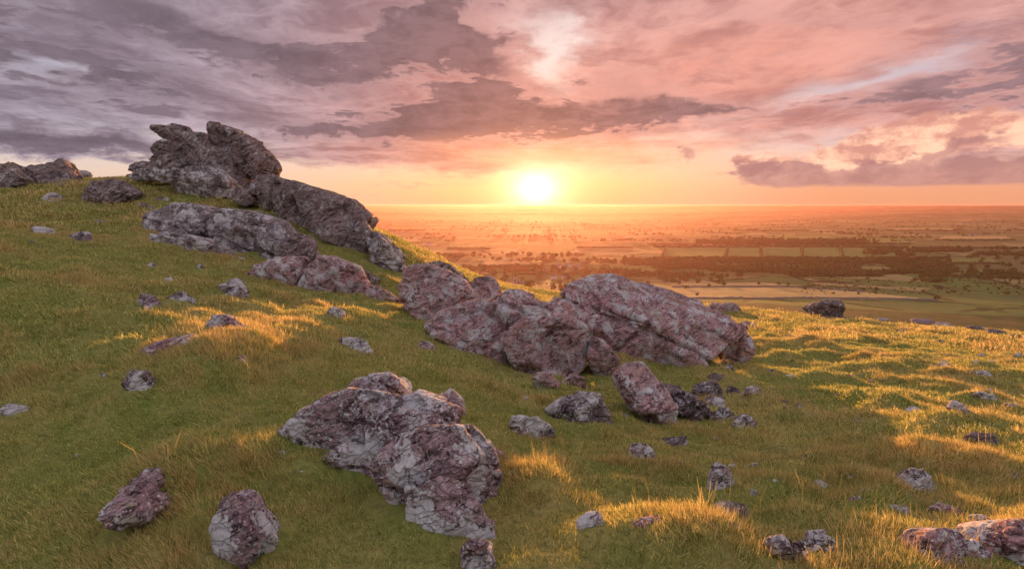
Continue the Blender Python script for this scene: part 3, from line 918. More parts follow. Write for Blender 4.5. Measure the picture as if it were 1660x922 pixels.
# --- scattered stones: centre and foot in the picture, width, height, tilt, tone
STONES = [
    (221, 503, 56, 36, 0, 'pale', 'domed pale stone beside a flat angular one on the left slope'),
    (276, 496, 54, 28, -8, 'grey', 'flat topped angular stone just right of the domed pale stone'),
    (360, 536, 64, 30, 22, 'pink', 'sunlit pink layered stone sunk in a grassy mound on the left'),
    (362, 479, 54, 34, -12, 'grey', 'jagged grey stone just below the layered outcrop'),
    (246, 583, 108, 38, -14, 'pink', 'long sunlit pink slab crowning the mound on the left slope'),
    (214, 640, 56, 54, 12, 'grey', 'grey triangular stone leaning under the long pink slab'),
    (160, 612, 18, 9, -25, 'grey', 'tiny grey stone left of the leaning triangular stone'),
    (537, 517, 42, 22, 0, 'grey', 'round brown stone lying alone below the tor foot'),
    (569, 571, 62, 28, 20, 'grey', 'flat slanting stone above the big foreground rock'),
    (388, 584, 14, 10, 0, 'pale', 'small white stone alone in the grass left of centre'),
    (322, 436, 13, 11, 0, 'pale', 'small white stone at the underside of the layered outcrop'),
    (123, 281, 32, 7, 0, 'grey', 'low grey rock just breaking the skyline left of the tor'),
    (104, 307, 62, 20, -6, 'tor', 'low dark rock lying below the roof shaped skyline block'),
    (73, 328, 36, 20, -28, 'pale', 'tilted pale stone below the left skyline blocks'),
    (40, 313, 12, 5, 0, 'pale', 'tiny white stones near the left skyline edge'),
    (56, 378, 38, 15, 8, 'pale', 'pale flat stone high on the left slope'),
    (118, 390, 44, 18, 0, 'grey', 'dark grey stone on the left slope beside a pale flat one'),
    (150, 363, 24, 8, 0, 'pale', 'thin pale stone on the upper left slope'),
    (166, 379, 20, 7, 0, 'grey', 'little grey stone under the thin pale one upper left'),
    (222, 338, 34, 14, 10, 'grey', 'low grey stone just left of the layered outcrop'),
    (258, 326, 26, 10, 0, 'grey', 'low stone in the turf above the layered outcrop'),
    (46, 395, 12, 7, 0, 'grey', 'tiny stone on the far left slope'),
    (8, 682, 60, 32, 10, 'pale', 'white streaked rock cut by the left edge'),
    (38, 683, 22, 5, 0, 'grey', 'sliver of stone beside the white rock at the left edge'),
    (452, 742, 20, 11, 0, 'pale', 'small white stone left of the foreground rock'),
    (486, 770, 18, 8, 0, 'pale', 'flat white stone close to the foreground rock'),
    (120, 742, 12, 7, -20, 'pale', 'tiny white stone in the lower left grass'),
    (810, 748, 40, 18, 30, 'pink', 'small ridge of stone behind the right side of the foreground rock'),
    (861, 712, 86, 40, -4, 'grey', 'flat grey stone in the hollow right of the foreground rock'),
    (1048, 748, 54, 30, 16, 'pale', 'white mottled flat stone on the slope below the leaning slab'),
    (1095, 728, 52, 18, -12, 'grey', 'low brown stone beside the white mottled flat stone'),
    (1106, 758, 26, 7, 15, 'pale', 'thin pale stone below the low brown one'),
    (1176, 792, 48, 52, 8, 'pale', 'upright white and brown pointed stone right of centre'),
    (1194, 842, 60, 28, -6, 'pale', 'white streaked layered stone below the pointed stone'),
    (1226, 806, 16, 18, 30, 'pale', 'small white stone right of the pointed stone'),
    (1226, 757, 14, 7, 0, 'grey', 'tiny grey stone above right of the pointed stone'),
    (962, 862, 52, 34, 8, 'pale', 'white split stone on the orange ridge near the bottom'),
    (1066, 862, 68, 14, 4, 'pink', 'long low stone along the orange ridge near the bottom'),
    (1194, 862, 20, 22, 25, 'pale', 'white stone corner under the streaked layered stone'),
    (1337, 796, 32, 18, 12, 'grey', 'grey stone pair on the green slope right of the pointed stone'),
    (1404, 826, 44, 22, 38, 'pink', 'narrow brown stone slanting down the lower right slope'),
    (1470, 838, 46, 14, 8, 'grey', 'flat layered stone on the lower right slope'),
    (1495, 866, 18, 18, 30, 'grey', 'small grey stone above the pink corner boulder'),
    (1503, 800, 72, 46, 12, 'pale', 'large white scaly stone on the right slope'),
    (1552, 838, 54, 14, 14, 'pink', 'thin reddish stone on the right near the corner'),
    (1602, 853, 36, 18, 6, 'pale', 'white stone above the dark mauve corner boulder'),
    (1612, 726, 62, 26, 10, 'dark', 'dark mauve flat rock near the right edge'),
    (1576, 672, 44, 22, 32, 'pink', 'reddish and white stone slanting near the right edge'),
    (1486, 669, 24, 9, 0, 'pale', 'small pale stone in a hummock on the right'),
    (1610, 650, 42, 18, 22, 'pale', 'pale speckled stone on the crest near the right edge'),
    (1652, 662, 26, 12, 15, 'grey', 'grey stone at the right edge beyond the crest'),
    (1650, 778, 34, 10, 15, 'pink', 'low purple stone at the right edge mid slope'),
    (1337, 872, 30, 14, 8, 'pale', 'white stone behind the split slab ledge'),
    (1348, 890, 58, 22, 18, 'pale', 'white topped stone just above the split slab ledge'),
    (1152, 642, 52, 28, 10, 'grey', 'broken grey rubble stone under the slab lower corner'),
    (1160, 662, 40, 22, -8, 'pale', 'bright white stone in the rubble right of the mossy strip'),
    (1180, 682, 40, 24, 12, 'grey', 'brown spotted stone at the lower end of the rubble'),
    (1216, 694, 42, 24, 8, 'pale', 'brown stone with a white right flank below the rubble'),
    (1224, 641, 32, 18, -6, 'pink', 'pinkish stone at the right end of the rubble row'),
    (1194, 639, 28, 13, 6, 'dark', 'small dark stone left of the pinkish rubble stone'),
    (1162, 620, 34, 18, 0, 'dark', 'dark brown stone in the shade below the slab'),
    (1183, 600, 20, 12, 0, 'grey', 'grey stone on the turf below the slab right tip'),
    (1176, 588, 12, 6, 0, 'pale', 'tiny pale stone above the grey one under the slab tip'),
    (1176, 611, 10, 7, 0, 'grey', 'tiny stone beneath the slab edge'),
    (1216, 560, 20, 26, 15, 'slab', 'pinkish upright stone right of the slab tip'),
    (1252, 603, 12, 6, 0, 'pale', 'tiny stone left of two pale ones on the mid slope'),
    (1284, 614, 16, 7, 0, 'pale', 'upper of two tiny pale stones on the green mid slope'),
    (1292, 625, 14, 5, 0, 'pale', 'lower of two tiny pale stones on the green mid slope'),
    (1250, 631, 13, 5, 0, 'grey', 'sliver of stone right of the pinkish rubble stone'),
    (1297, 661, 13, 10, 25, 'pale', 'white stone end of a small mound on the mid slope'),
    (1274, 656, 22, 7, 0, 'grey', 'stone lip of the small mound on the mid slope'),
    (1182, 506, 54, 20, 6, 'slab', 'low craggy rock on the skyline behind the huge slab'),
    (1218, 534, 30, 18, 8, 'slab', 'grey rock in sunlit grass behind the slab tip'),
    (1283, 546, 12, 5, 0, 'pale', 'tiny pale stone in the sunlit hummocks'),
    (1435, 520, 18, 6, 0, 'grey', 'small stone on the moor edge right of the lone boulder'),
    (1466, 539, 16, 6, 0, 'grey', 'small grey stone among the far hummocks'),
    (1528, 555, 13, 6, 0, 'pale', 'tiny white stone among the far right hummocks'),
    (1508, 526, 44, 8, 4, 'dark', 'flat dark rock along the far moor edge'),
    (1538, 531, 28, 9, 0, 'grey', 'grey rock next to the flat dark one on the moor edge'),
    (1592, 538, 34, 10, 6, 'dark', 'dark craggy rock on the moor edge far right'),
    (1626, 543, 30, 9, 0, 'dark', 'low dark rock left of the last one on the moor edge'),
    (1653, 550, 26, 13, 0, 'dark', 'dark rock at the right end of the moor edge'),
    (1517, 534, 14, 5, 0, 'grey', 'pebble sized stone below the moor edge rocks'),
    (1597, 578, 15, 6, 0, 'pale', 'white stone on the right slope above three grey ones'),
    (1540, 596, 26, 7, 6, 'grey', 'low stone on the crest of a hummock far right'),
    (1580, 608, 24, 11, 5, 'grey', 'left grey stone of three in a row near the right edge'),
    (1607, 611, 30, 15, 14, 'pale', 'middle white flanked stone of three in a row near the right edge'),
    (1644, 612, 26, 6, 0, 'pale', 'right flat stone of three in a row near the right edge'),
    (1655, 580, 16, 11, 0, 'grey', 'grey stone cut by the right edge on the upper slope'),
    (1396, 684, 13, 6, 10, 'grey', 'tiny stone on a hummock in the middle of the right slope'),
    (690, 566, 34, 15, 14, 'slab', 'low stone in the turf below the overhanging boulder'),
    (654, 502, 18, 10, 0, 'slab', 'small stone at the foot of the rounded cracked boulder'),
    (700, 490, 26, 30, 20, 'slab', 'narrow block in the gap under the rounded cracked boulder'),
    (852, 648, 12, 6, 0, 'pale', 'tiny stone on the green slope below the ridge'),
    (1014, 676, 10, 6, 0, 'pale', 'tiny white stone left of the leaning slab'),
    (270, 456, 16, 8, 0, 'pale', 'pair of white pebbles under the layered outcrop'),
    (240, 432, 18, 9, 10, 'grey', 'small grey stone in turf left of the layered outcrop foot'),
    (106, 460, 14, 6, 0, 'grey', 'small stone in shade on the far left slope'),
]


def stone(px, py, w, h, tilt, tone, label, group=None):
    SEED[0] += 7
    r = np.random.default_rng(SEED[0])
    g = ground_at(px, min(py, 1000))
    Y = g[1]
    s = Y / F_PX                     # metres per picture point at that distance
    W, Hh = w * s * 1.05, h * s * 0.84
    D = W * r.uniform(0.7, 1.0)
    pts = []
    c, sn = math.cos(math.radians(-tilt)), math.sin(math.radians(-tilt))
    n = 9
    ph = r.uniform(0, 6.28)
    for k in range(n):
        a = ph + 2 * math.pi * (k + r.uniform(-.35, .35)) / n
        q = r.uniform(0.78, 1.08)
        bx, by = math.cos(a) * W / 2 * q, math.sin(a) * D / 2 * q
        for lev, kk in ((-0.9, 1.05), (r.uniform(-0.05, 0.35), 1.0), (r.uniform(0.3, 0.75), r.uniform(0.6, 0.95))):
            pts.append((bx * kk, by * kk, lev * Hh + bx * kk * sn * 1.0))
    for k in range(4):
        x0 = r.uniform(-0.34, 0.34) * W
        pts.append((x0, r.uniform(-0.3, 0.25) * D, r.uniform(0.78, 1.0) * Hh + x0 * sn * 0.5))
    P = np.array(pts)
    # match the width asked for
    P[:, 0] *= W / (P[:, 0].max() - P[:, 0].min())
    top = P[:, 2].max()
    P[:, 2] += Hh * 0.96 - top
    P += np.array((g[0], g[1] + D * 0.42, g[2] - 0.10 * Hh))
    size = max(W, Hh)
    vox = max(size / 40, Y * 0.0018)
    big = w >= 40
    return finish_rock('boulder' if big else 'stone', [[tuple(p) for p in P]], tone, label, vox, SEED[0], size * 0.8,
                       group or ('scattered boulders on the moor' if big else 'scattered stones on the moor'), cat='rock' if big else 'stone',
                       axis=(0.4 * r.uniform(-1, 1) + sn, 0.2, 1.0), strata=1.2, rough=1.2)


for s in STONES:
    stone(*s)
pr = np.random.default_rng(404)
for k in range(64):
    py = 548 + 330 * pr.random() ** 1.3
    px = pr.uniform(max(1010, 1290 - (py - 548) * 1.0), 1652)
    w = pr.uniform(6, 15) * (0.7 + (py - 548) / 400)
    stone(px, py, w, w * pr.uniform(0.3, 0.5), pr.uniform(-15, 25), ('pale', 'grey', 'pale', 'pink')[k % 4],
          'tiny flat pebble strewn in the turf of the right slope', 'pebbles strewn on the right slope')
# the lone two-tier boulder on the moor edge
g = ground_at(1350, 517)
boulder('boulder', 'lone dark two tier boulder on the moor edge at right', 'dark', [
    dict(o=[(1325, 497), (1332, 489), (1350, 487), (1364, 489), (1370, 500), (1368, 509), (1344, 507), (1328, 508)], Y=g[1], back=1.1, bulge=0.4),
    dict(o=[(1328, 506), (1350, 504), (1372, 508), (1384, 516), (1380, 522), (1332, 520)], Y=g[1] - 0.1, back=1.0, bulge=0.3)], 1.2, 0.04, None, axis=(0, 0, 1), strata=1.6)

bpy.data.objects.remove(TMP)



# ------------------------------------------------------------------ ground
def ground_material():
    m, out = new_mat('moor_and_valley')
    p = X(node('ShaderNodeNewGeometry').outputs['Position'])
    x, y, z = sep(p)
    flat = vec(x, y, 0.0)
    # turf close by
    a = noise(flat, 0.55, 5, 0.6, 0.4)
    b = noise(flat, 3.1, 6, 0.65, 0.3)
    c = noise(flat, 28.0, 4, 0.65)
    turf = mix(sstep(a * 0.6 + b * 0.4, 0.40, 0.60), (0.19, 0.22, 0.05), (0.35, 0.29, 0.10))
    turf = mix(sstep(c, 0.42, 0.70) * 0.6, turf, (0.085, 0.09, 0.028))
    turf = mix(sstep(b, 0.58, 0.68) * 0.5, turf, (0.28, 0.21, 0.09))
    # bracken slope below the edge
    s1 = noise(flat, 0.035, 6, 0.6, 0.3)
    s2 = noise(vec(x * 0.4, y, 0.0), 0.09, 6, 0.7)
    slope = mix(sstep(s1 * 0.5 + s2 * 0.5, 0.42, 0.60), (0.045, 0.07, 0.02), (0.11, 0.10, 0.035))
    slope = mix(sstep(noise(flat, 0.3, 4, 0.7), 0.5, 0.7) * 0.6, slope, (0.025, 0.035, 0.012))
    # farmland
    warp = noise(flat, 0.0016, 3, 0.5, 0.0, out=1)
    fp = addc(flat, scalec(warp, 260.0))
    cell = voro(fp, 0.0062, 'F1', 1, 0.95)
    edge = voro(fp, 0.0062, 'DISTANCE_TO_EDGE', 0, 0.95)
    cr, cg, cb = sep(cell)
    field = mix(sstep(cr, 0.25, 0.75), (0.12, 0.18, 0.045), (0.32, 0.27, 0.11))
    field = mix(sstep(cg, 0.70, 0.74), field, (0.12, 0.17, 0.05))
    field = mix(sstep(noise(flat, 0.012, 4, 0.6), 0.4, 0.7) * 0.35, field, (0.10, 0.10, 0.04))
    field = mix(sstep(edge, 0.055, 0.035) * sstep(noise(flat, 0.012, 4, 0.65), 0.42, 0.54), field, (0.05, 0.06, 0.02))
    wood = sstep(noise(vec(x * 0.45, y, 0.0), 0.0022, 5, 0.6), 0.50, 0.56)
    tex = noise(flat, 0.09, 4, 0.7)
    field = mix(wood * 0.9, field, mix(tex, (0.07, 0.09, 0.03), (0.15, 0.16, 0.055)))
    rr = X.m('SQRT', x * x + y * y)
    col = mix(sstep(rr, 38.0, 75.0), turf, slope)
    col = mix(sstep(y + (s1 - 0.5) * 90.0, 690.0, 740.0), col, field)
    h = c * 0.7 + b * 0.4
    principled(out, col, 0.95, h, 0.6, 0.03, 0.1)
    return m


def build_ground():
    th = np.concatenate([np.radians(np.arange(-62, 62.01, 0.25)), np.radians(np.arange(66, 297.9, 4.0))])
    r = np.concatenate([[0.05, 0.4], np.geomspace(0.9, 46, 440), np.geomspace(47, 15500, 200)])
    T, R = np.meshgrid(th, r)
    x, y = (R * np.sin(T)).ravel(), (R * np.cos(T)).ravel()
    z = H(x, y)
    nt_, nr = len(th), len(r)
    i = np.arange(nr - 1)[:, None] * nt_
    j = np.arange(nt_)[None]
    j2 = (j + 1) % nt_
    Q = np.stack([i + j, i + nt_ + j, i + nt_ + j2, i + j2], -1).reshape(-1, 4)[:, ::-1]
    V = np.stack([x, y, z], 1)
    me = mesh_from('ground', V, Q, ground_material())
    o = link('ground', me, 'grassy moor falling to a wide farmed valley', None, None, 'structure')
    return o


build_ground()


# ------------------------------------------------------------------ grass
def blade_material():
    m, out = new_mat('grass_blades')
    t = node('ShaderNodeAttribute', attribute_type='INSTANCER', attribute_name='tint')
    tr, tg, tb = sep(X(t.outputs['Vector']))
    k = node('ShaderNodeAttribute', attribute_type='GEOMETRY', attribute_name='along')
    along = X(k.outputs['Fac'])
    kr = node('ShaderNodeAttribute', attribute_type='GEOMETRY', attribute_name='shade')
    sh = X(kr.outputs['Fac'])
    green = mix(sh, (0.12, 0.155, 0.028), (0.56, 0.57, 0.19))
    straw = mix(sh, (0.30, 0.20, 0.065), (0.82, 0.64, 0.31))
    f = X.m('ADD', tr + (sh - 0.5) * 0.7, along * 0.22 - 0.08, clamp=True)
    col = mix(f, green, straw)
    col = scalec(col, tg)
    d = node('ShaderNodeBsdfDiffuse')
    X.put(d.inputs[0], col)
    tl = node('ShaderNodeBsdfTranslucent')
    X.put(tl.inputs[0], scalec(col, 1.25))
    mx = node('ShaderNodeMixShader')
    mx.inputs[0].default_value = 0.5
    X.nt.links.new(d.outputs[0], mx.inputs[1])
    X.nt.links.new(tl.outputs[0], mx.inputs[2])
    X.nt.links.new(mx.outputs[0], out.inputs[0])
    return m


BLADE = blade_material()


def clump(name, n, rad, hgt, width, seed, lean=0.7, comb=(-0.35, -0.25), head=False):
    """A tuft of n bent blades as one mesh."""
    r = np.random.default_rng(seed)
    V, Fq, A, S = [], [], [], []
    for b in range(n):
        a, q = r.uniform(0, 2 * math.pi), rad * math.sqrt(r.random())
        bx, by = q * math.cos(a), q * math.sin(a)
        L = hgt * r.uniform(0.45, 1.15)
        la = r.uniform(0, 2 * math.pi)
        dx, dy = math.cos(la) * lean * r.uniform(0.2, 1) + comb[0], math.sin(la) * lean * r.uniform(0.2, 1) + comb[1]
        wa = r.uniform(0, math.pi)
        wx, wy = math.cos(wa) * width / 2, math.sin(wa) * width / 2
        sh = r.random()
        base = len(V)
        segs = 3
        px, py, pz = bx, by, -0.02
        for s in range(segs + 1):
            t = s / segs
            w = (1 - t * 0.85) * (1.0 if not head else (0.6 if s < segs - 1 else 2.2))
            V += [(px - wx * w, py - wy * w, pz), (px + wx * w, py + wy * w, pz)]
            A += [t, t]
            S += [sh, sh]
            bend = t + 0.33
            st = L / segs
            nx, ny = dx * bend, dy * bend
            nn = math.sqrt(nx * nx + ny * ny + 1)
            px, py, pz = px + st * nx / nn, py + st * ny / nn, pz + st / nn
        for s in range(segs):
            k = base + 2 * s
            Fq.append((k, k + 1, k + 3, k + 2))
    me = mesh_from(name, V, Fq, BLADE)
    for nm, d in (('along', A), ('shade', S)):
        at_ = me.attributes.new(nm, 'FLOAT', 'POINT')
        at_.data.foreach_set('value', np.array(d, np.float32))
    return bpy.data.objects.new(name, me)


def instancer(name, pts, rot, scl, tint, protos, which, label, cat=None):
    me = bpy.data.meshes.new(name)
    me.vertices.add(len(pts))
    me.vertices.foreach_set('co', np.asarray(pts, np.float32).ravel())
    for nm, ty, d in (('rot', 'FLOAT_VECTOR', rot), ('scl', 'FLOAT_VECTOR', scl), ('tint', 'FLOAT_VECTOR', tint)):
        a = me.attributes.new(nm, ty, 'POINT')
        a.data.foreach_set('vector', np.asarray(d, np.float32).ravel())
    a = me.attributes.new('which', 'INT', 'POINT')
    a.data.foreach_set('value', np.asarray(which, np.int32))
    o = link(name, me, label, cat, None, 'stuff')
    ng = bpy.data.node_groups.new(name, 'GeometryNodeTree')
    ng.interface.new_socket('Geometry', in_out='INPUT', socket_type='NodeSocketGeometry')
    ng.interface.new_socket('Geometry', in_out='OUTPUT', socket_type='NodeSocketGeometry')
    N, Lk = ng.nodes, ng.links
    gi, go = N.new('NodeGroupInput'), N.new('NodeGroupOutput')
    g2 = N.new('GeometryNodeGeometryToInstance')
    for pr in protos[::-1]:
        oi = N.new('GeometryNodeObjectInfo')
        oi.inputs['Object'].default_value = pr
        Lk.new(oi.outputs['Geometry'], g2.inputs[0])
    ip = N.new('GeometryNodeInstanceOnPoints')
    Lk.new(gi.outputs[0], ip.inputs['Points'])
    Lk.new(g2.outputs[0], ip.inputs['Instance'])
    ip.inputs['Pick Instance'].default_value = True

    def attr(nm, ty):
        n = N.new('GeometryNodeInputNamedAttribute')
        n.data_type = ty
        n.inputs['Name'].default_value = nm
        return n.outputs['Attribute']
    Lk.new(attr('which', 'INT'), ip.inputs['Instance Index'])
    e = N.new('FunctionNodeEulerToRotation')
    Lk.new(attr('rot', 'FLOAT_VECTOR'), e.inputs[0])
    Lk.new(e.outputs[0], ip.inputs['Rotation'])
    Lk.new(attr('scl', 'FLOAT_VECTOR'), ip.inputs['Scale'])
    Lk.new(ip.outputs[0], go.inputs[0])
    md = o.modifiers.new('scatter', 'NODES')
    md.node_group = ng
    return o


def on_rock(x, y):
    key = np.floor(x / CELL).astype(np.int64) * 1000003 + np.floor(y / CELL).astype(np.int64)
    bad = np.unique(np.concatenate([u[(hi > 0.015) & (lo < 0.30)] for u, lo, hi in ROCK_CELLS]))
    return np.isin(key, bad)


def by_rock(x, y):
    """Places within a hand's breadth of a rock's foot."""
    G = 0.14
    ks = []
    for u, lo, hi in ROCK_CELLS:
        ok = (hi > -0.02) & (lo < 0.12)
        i = np.round(u[ok] / 1000003.0).astype(np.int64)
        j = u[ok] - i * 1000003
        ks.append(np.floor(i * CELL / G).astype(np.int64) * 1000003 + np.floor(j * CELL / G).astype(np.int64))
    ks = np.unique(np.concatenate(ks)) if ks else np.zeros(0, np.int64)
    ci, cj = np.floor(x / G).astype(np.int64), np.floor(y / G).astype(np.int64)
    r = np.zeros(len(x))
    for a in (-1, 0, 1):
        for b in (-1, 0, 1):
            r = np.maximum(r, np.isin((ci + a) * 1000003 + cj + b, ks) * (1.0 if a == 0 and b == 0 else 0.7))
    return r


def scatter(r0, r1, dens, half_deg):
    ha = math.radians(half_deg)
    area = ha * (r1 * r1 - r0 * r0)
    n = int(area * dens)
    rr = np.sqrt(rng.uniform(r0 * r0, r1 * r1, n))
    tt = rng.uniform(-ha, ha, n)
    x, y = rr * np.sin(tt), rr * np.cos(tt)
    ok = ~on_rock(x, y)
    return x[ok], y[ok], rr[ok]


def dryness(x, y):
    d = fbm(v2(x / 1.7, y / 1.3), 4, 51) * 1.0 + fbm(v2(x / 0.32, y / 0.28), 3, 52) * 0.75
    top = (H(x, y) - base_h(x, y)) * 2.2        # mounds carry the long dry grass
    return d + top


def build_grass():
    fine = [clump('tuft_%d' % k, 28, 0.055, 0.044, 0.0048, 60 + k, 1.2) for k in range(4)] + \
           [clump('tuft_long_%d' % k, 30, 0.045, 0.070, 0.0042, 70 + k, 1.0, (-0.4, -0.3)) for k in range(3)] + \
           [clump('tuft_seed_%d' % k, 5, 0.06, 0.17, 0.0024, 80 + k, 0.45, (-0.1, -0.1), True) for k in range(2)]
    mid = [clump('sward_%d' % k, 60, 0.16, 0.04, 0.007, 90 + k, 1.4) for k in range(4)] + \
          [clump('sward_long_%d' % k, 60, 0.12, 0.062, 0.006, 95 + k, 1.2, (-0.5, -0.35)) for k in range(3)]
    far = [clump('tussock_%d' % k, 80, 0.42, 0.07, 0.02, 100 + k, 1.3) for k in range(4)]
    for nm, protos, ns, nl, r0, r1, dens, lab in (
            ('grass', fine, 4, 3, 1.2, 5.2, 1000, 'fine grass blades in the foreground turf'),
            ('grass', mid, 4, 3, 5.0, 16.0, 190, 'short grass of the middle slope'),
            ('grass', far, 4, 0, 15.0, 46.0, 34, 'rough grass of the far hummocks')):
        x, y, rr = scatter(r0, r1, dens, 62)
        z = H(x, y)
        d = dryness(x, y) + 0.30 * by_rock(x, y) * rng.uniform(0.2, 1.0, len(x))
        n = len(x)
        which = rng.integers(0, ns, n)
        if nl:
            lg = rng.random(n) < smooth(d, 0.12, 0.55) * 0.65
            which[lg] = ns + rng.integers(0, nl, lg.sum())
            if len(protos) > ns + nl:
                sd = rng.random(n) < 0.012 * smooth(d, 0.0, 0.4) + 0.05 * np.exp(-((x - 1.5) ** 2 + (y - 2.5) ** 2) / 0.10)
                which[sd] = ns + nl + rng.integers(0, len(protos) - ns - nl, sd.sum())
        e = 0.06
        gx, gy = (H(x + e, y) - H(x - e, y)) / (2 * e), (H(x, y + e) - H(x, y - e)) / (2 * e)
        rot = np.stack([np.arctan(gy) * 0.7, -np.arctan(gx) * 0.7, rng.uniform(-0.9, 0.9, n)], 1)
        s = rng.uniform(0.65, 1.2, n)
        hs = s * (0.75 + 0.5 * smooth(d, -0.3, 0.5))
        tint = np.stack([np.clip((0.08 if r0 < 14 else 0.30) + 0.95 * d + rng.normal(0, 0.10, n), 0, 1), rng.uniform(0.9, 1.3, n), np.zeros(n)], 1)
        instancer(nm, np.stack([x, y, z], 1), rot, np.stack([s, s, hs], 1), tint, protos, which, lab)


build_grass()


# ------------------------------------------------------------------ valley
def flat_mat(name, a, b, sc):
    m, out = new_mat(name)
    p = X(node('ShaderNodeNewGeometry').outputs['Position'])
    n = noise(p, sc, 5, 0.65, 0.3)
    n2 = noise(p, sc * 6, 4, 0.65)
    principled(out, mix(sstep(n * 0.6 + n2 * 0.4, 0.35, 0.65), a, b), 0.95, n2, 0.4, 0.3 / sc * 0.05, 0.1)
    return m


M_GREEN = flat_mat('pasture_green', (0.13, 0.19, 0.05), (0.20, 0.24, 0.075), 0.02)
M_OCHRE = flat_mat('hay_ochre', (0.36, 0.26, 0.10), (0.46, 0.35, 0.15), 0.02)
M_DULL = flat_mat('pasture_dull', (0.11, 0.12, 0.04), (0.18, 0.16, 0.06), 0.02)
M_LEAF = flat_mat('far_leaves', (0.07, 0.10, 0.03), (0.17, 0.19, 0.065), 0.3)
M_BARK = flat_mat('far_bark', (0.06, 0.045, 0.03), (0.10, 0.08, 0.06), 3.0)
M_HEDGE = flat_mat('hedge_leaves', (0.05, 0.065, 0.02), (0.11, 0.12, 0.04), 0.4)
M_WALL = flat_mat('dry_stone', (0.12, 0.11, 0.11), (0.30, 0.28, 0.28), 1.5)
M_WHITE = flat_mat('white_render', (0.62, 0.60, 0.56), (0.75, 0.73, 0.70), 0.5)
M_SLATE = flat_mat('slate_roof', (0.10, 0.10, 0.12), (0.17, 0.16, 0.18), 0.8)
M_GREY = flat_mat('church_stone', (0.26, 0.24, 0.22), (0.38, 0.35, 0.32), 0.7)
M_PANE = flat_mat('dark_pane', (0.03, 0.03, 0.035), (0.05, 0.05, 0.06), 1.0)


def hz(x, y):
    return float(H(np.array([x]), np.array([y]))[0])


def gpv(px, py):
    """Valley places seen at picture points: where the lines of sight meet the low ground."""
    px, py = np.asarray(px, float), np.asarray(py, float)
    u, v = (px - W_PX / 2) / F_PX, (H_PX / 2 - py) / F_PX
    c, s = math.cos(PITCH), math.sin(PITCH)
    dx, dz = u / (c + v * s), (-s + v * c) / (c + v * s)
    z = np.full(px.shape, -140.0)
    for _ in range(14):
        Y = (z - CAM[2]) / dz
        z = 0.5 * z + 0.5 * H(dx * Y, Y)
    return dx * Y, Y


def gp(px, py):
    x, y = gpv([px], [py])
    return float(x[0]), float(y[0])


def patch(corners, mat, label):
    """A field as a sheet just above the valley ground, corners in picture points."""
    C = [np.array(gp(*c)) for c in corners]
    n = 16
    V = []
    for i in range(n + 1):
        for j in range(n + 1):
            u, v = i / n, j / n
            q = (C[0] * (1 - u) + C[1] * u) * (1 - v) + (C[3] * (1 - u) + C[2] * u) * v
            V.append((q[0], q[1]))
    V = np.array(V)
    z = H(V[:, 0], V[:, 1]) + 0.8
    Q = [(i * (n + 1) + j, (i + 1) * (n + 1) + j, (i + 1) * (n + 1) + j + 1, i * (n + 1) + j + 1) for i in range(n) for j in range(n)]
    me = mesh_from('field', np.column_stack([V, z]), Q, mat)
    link('field', me, label, None, None, 'structure')
    return C


def strip_thing(name, pts, w, h, mat, label, cat, group, step=6.0, seed=0):
    """A hedge or wall: an uneven ridge following ground points."""
    P = [np.array(p) for p in pts]
    S = []
    for a, b in zip(P[:-1], P[1:]):
        n = max(2, int(np.linalg.norm(b - a) / step))
        for k in range(n):
            S.append(a + (b - a) * k / n)
    S.append(P[-1])
    S = np.array(S)
    t = np.gradient(S, axis=0)
    t /= np.linalg.norm(t, axis=1)[:, None]
    nrm = np.stack([-t[:, 1], t[:, 0]], 1)
    r = np.random.default_rng(seed + 5)
    z0 = H(S[:, 0], S[:, 1])
    rings = []
    for sx, sz in ((-0.5, -0.4), (-0.55, 0.55), (-0.25, 0.95), (0.25, 1.0), (0.55, 0.55), (0.5, -0.4)):
        jw = r.uniform(0.75, 1.25, len(S))
        jh = r.uniform(0.6, 1.3, len(S)) if sz > 0.6 else np.ones(len(S))
        rings.append(np.column_stack([S + nrm * (sx * w * jw)[:, None], z0 + sz * h * jh]))
    V = np.stack(rings, 1)
    n, k = V.shape[:2]
    Q = [(i * k + a, (i + 1) * k + a, (i + 1) * k + a + 1, i * k + a + 1) for i in range(n - 1) for a in range(k - 1)]
    c = np.array((S[:, 0].mean(), S[:, 1].mean(), z0.min()))
    me = mesh_from(name, V.reshape(-1, 3) - c, Q, mat, False)
    return link(name, me, label, cat, group, loc=c)


def crown_mesh(name, seed, n=150):
    r = np.random.default_rng(seed)
    lobes = [(r.normal(0, 0.22), r.normal(0, 0.22), r.uniform(0.45, 0.85), r.uniform(0.25, 0.38)) for _ in range(7)]
    V, Q = [], []
    for k in range(n):
        lx, ly, lz, lr = lobes[r.integers(len(lobes))]
        d = r.normal(size=3)
        d /= np.linalg.norm(d)
        c = np.array((lx, ly, lz)) + d * lr * r.uniform(0.6, 1.0)
        c[2] = max(c[2], 0.16)
        a = r.normal(size=3)
        a /= np.linalg.norm(a)
        b = np.cross(a, r.normal(size=3))
        b /= np.linalg.norm(b)
        s = r.uniform(0.07, 0.15)
        i = len(V)
        V += [c - a * s, c - b * s, c + a * s, c + b * s]
        Q.append((i, i + 1, i + 2, i + 3))
    return mesh_from(name, V, Q, M_LEAF, False)


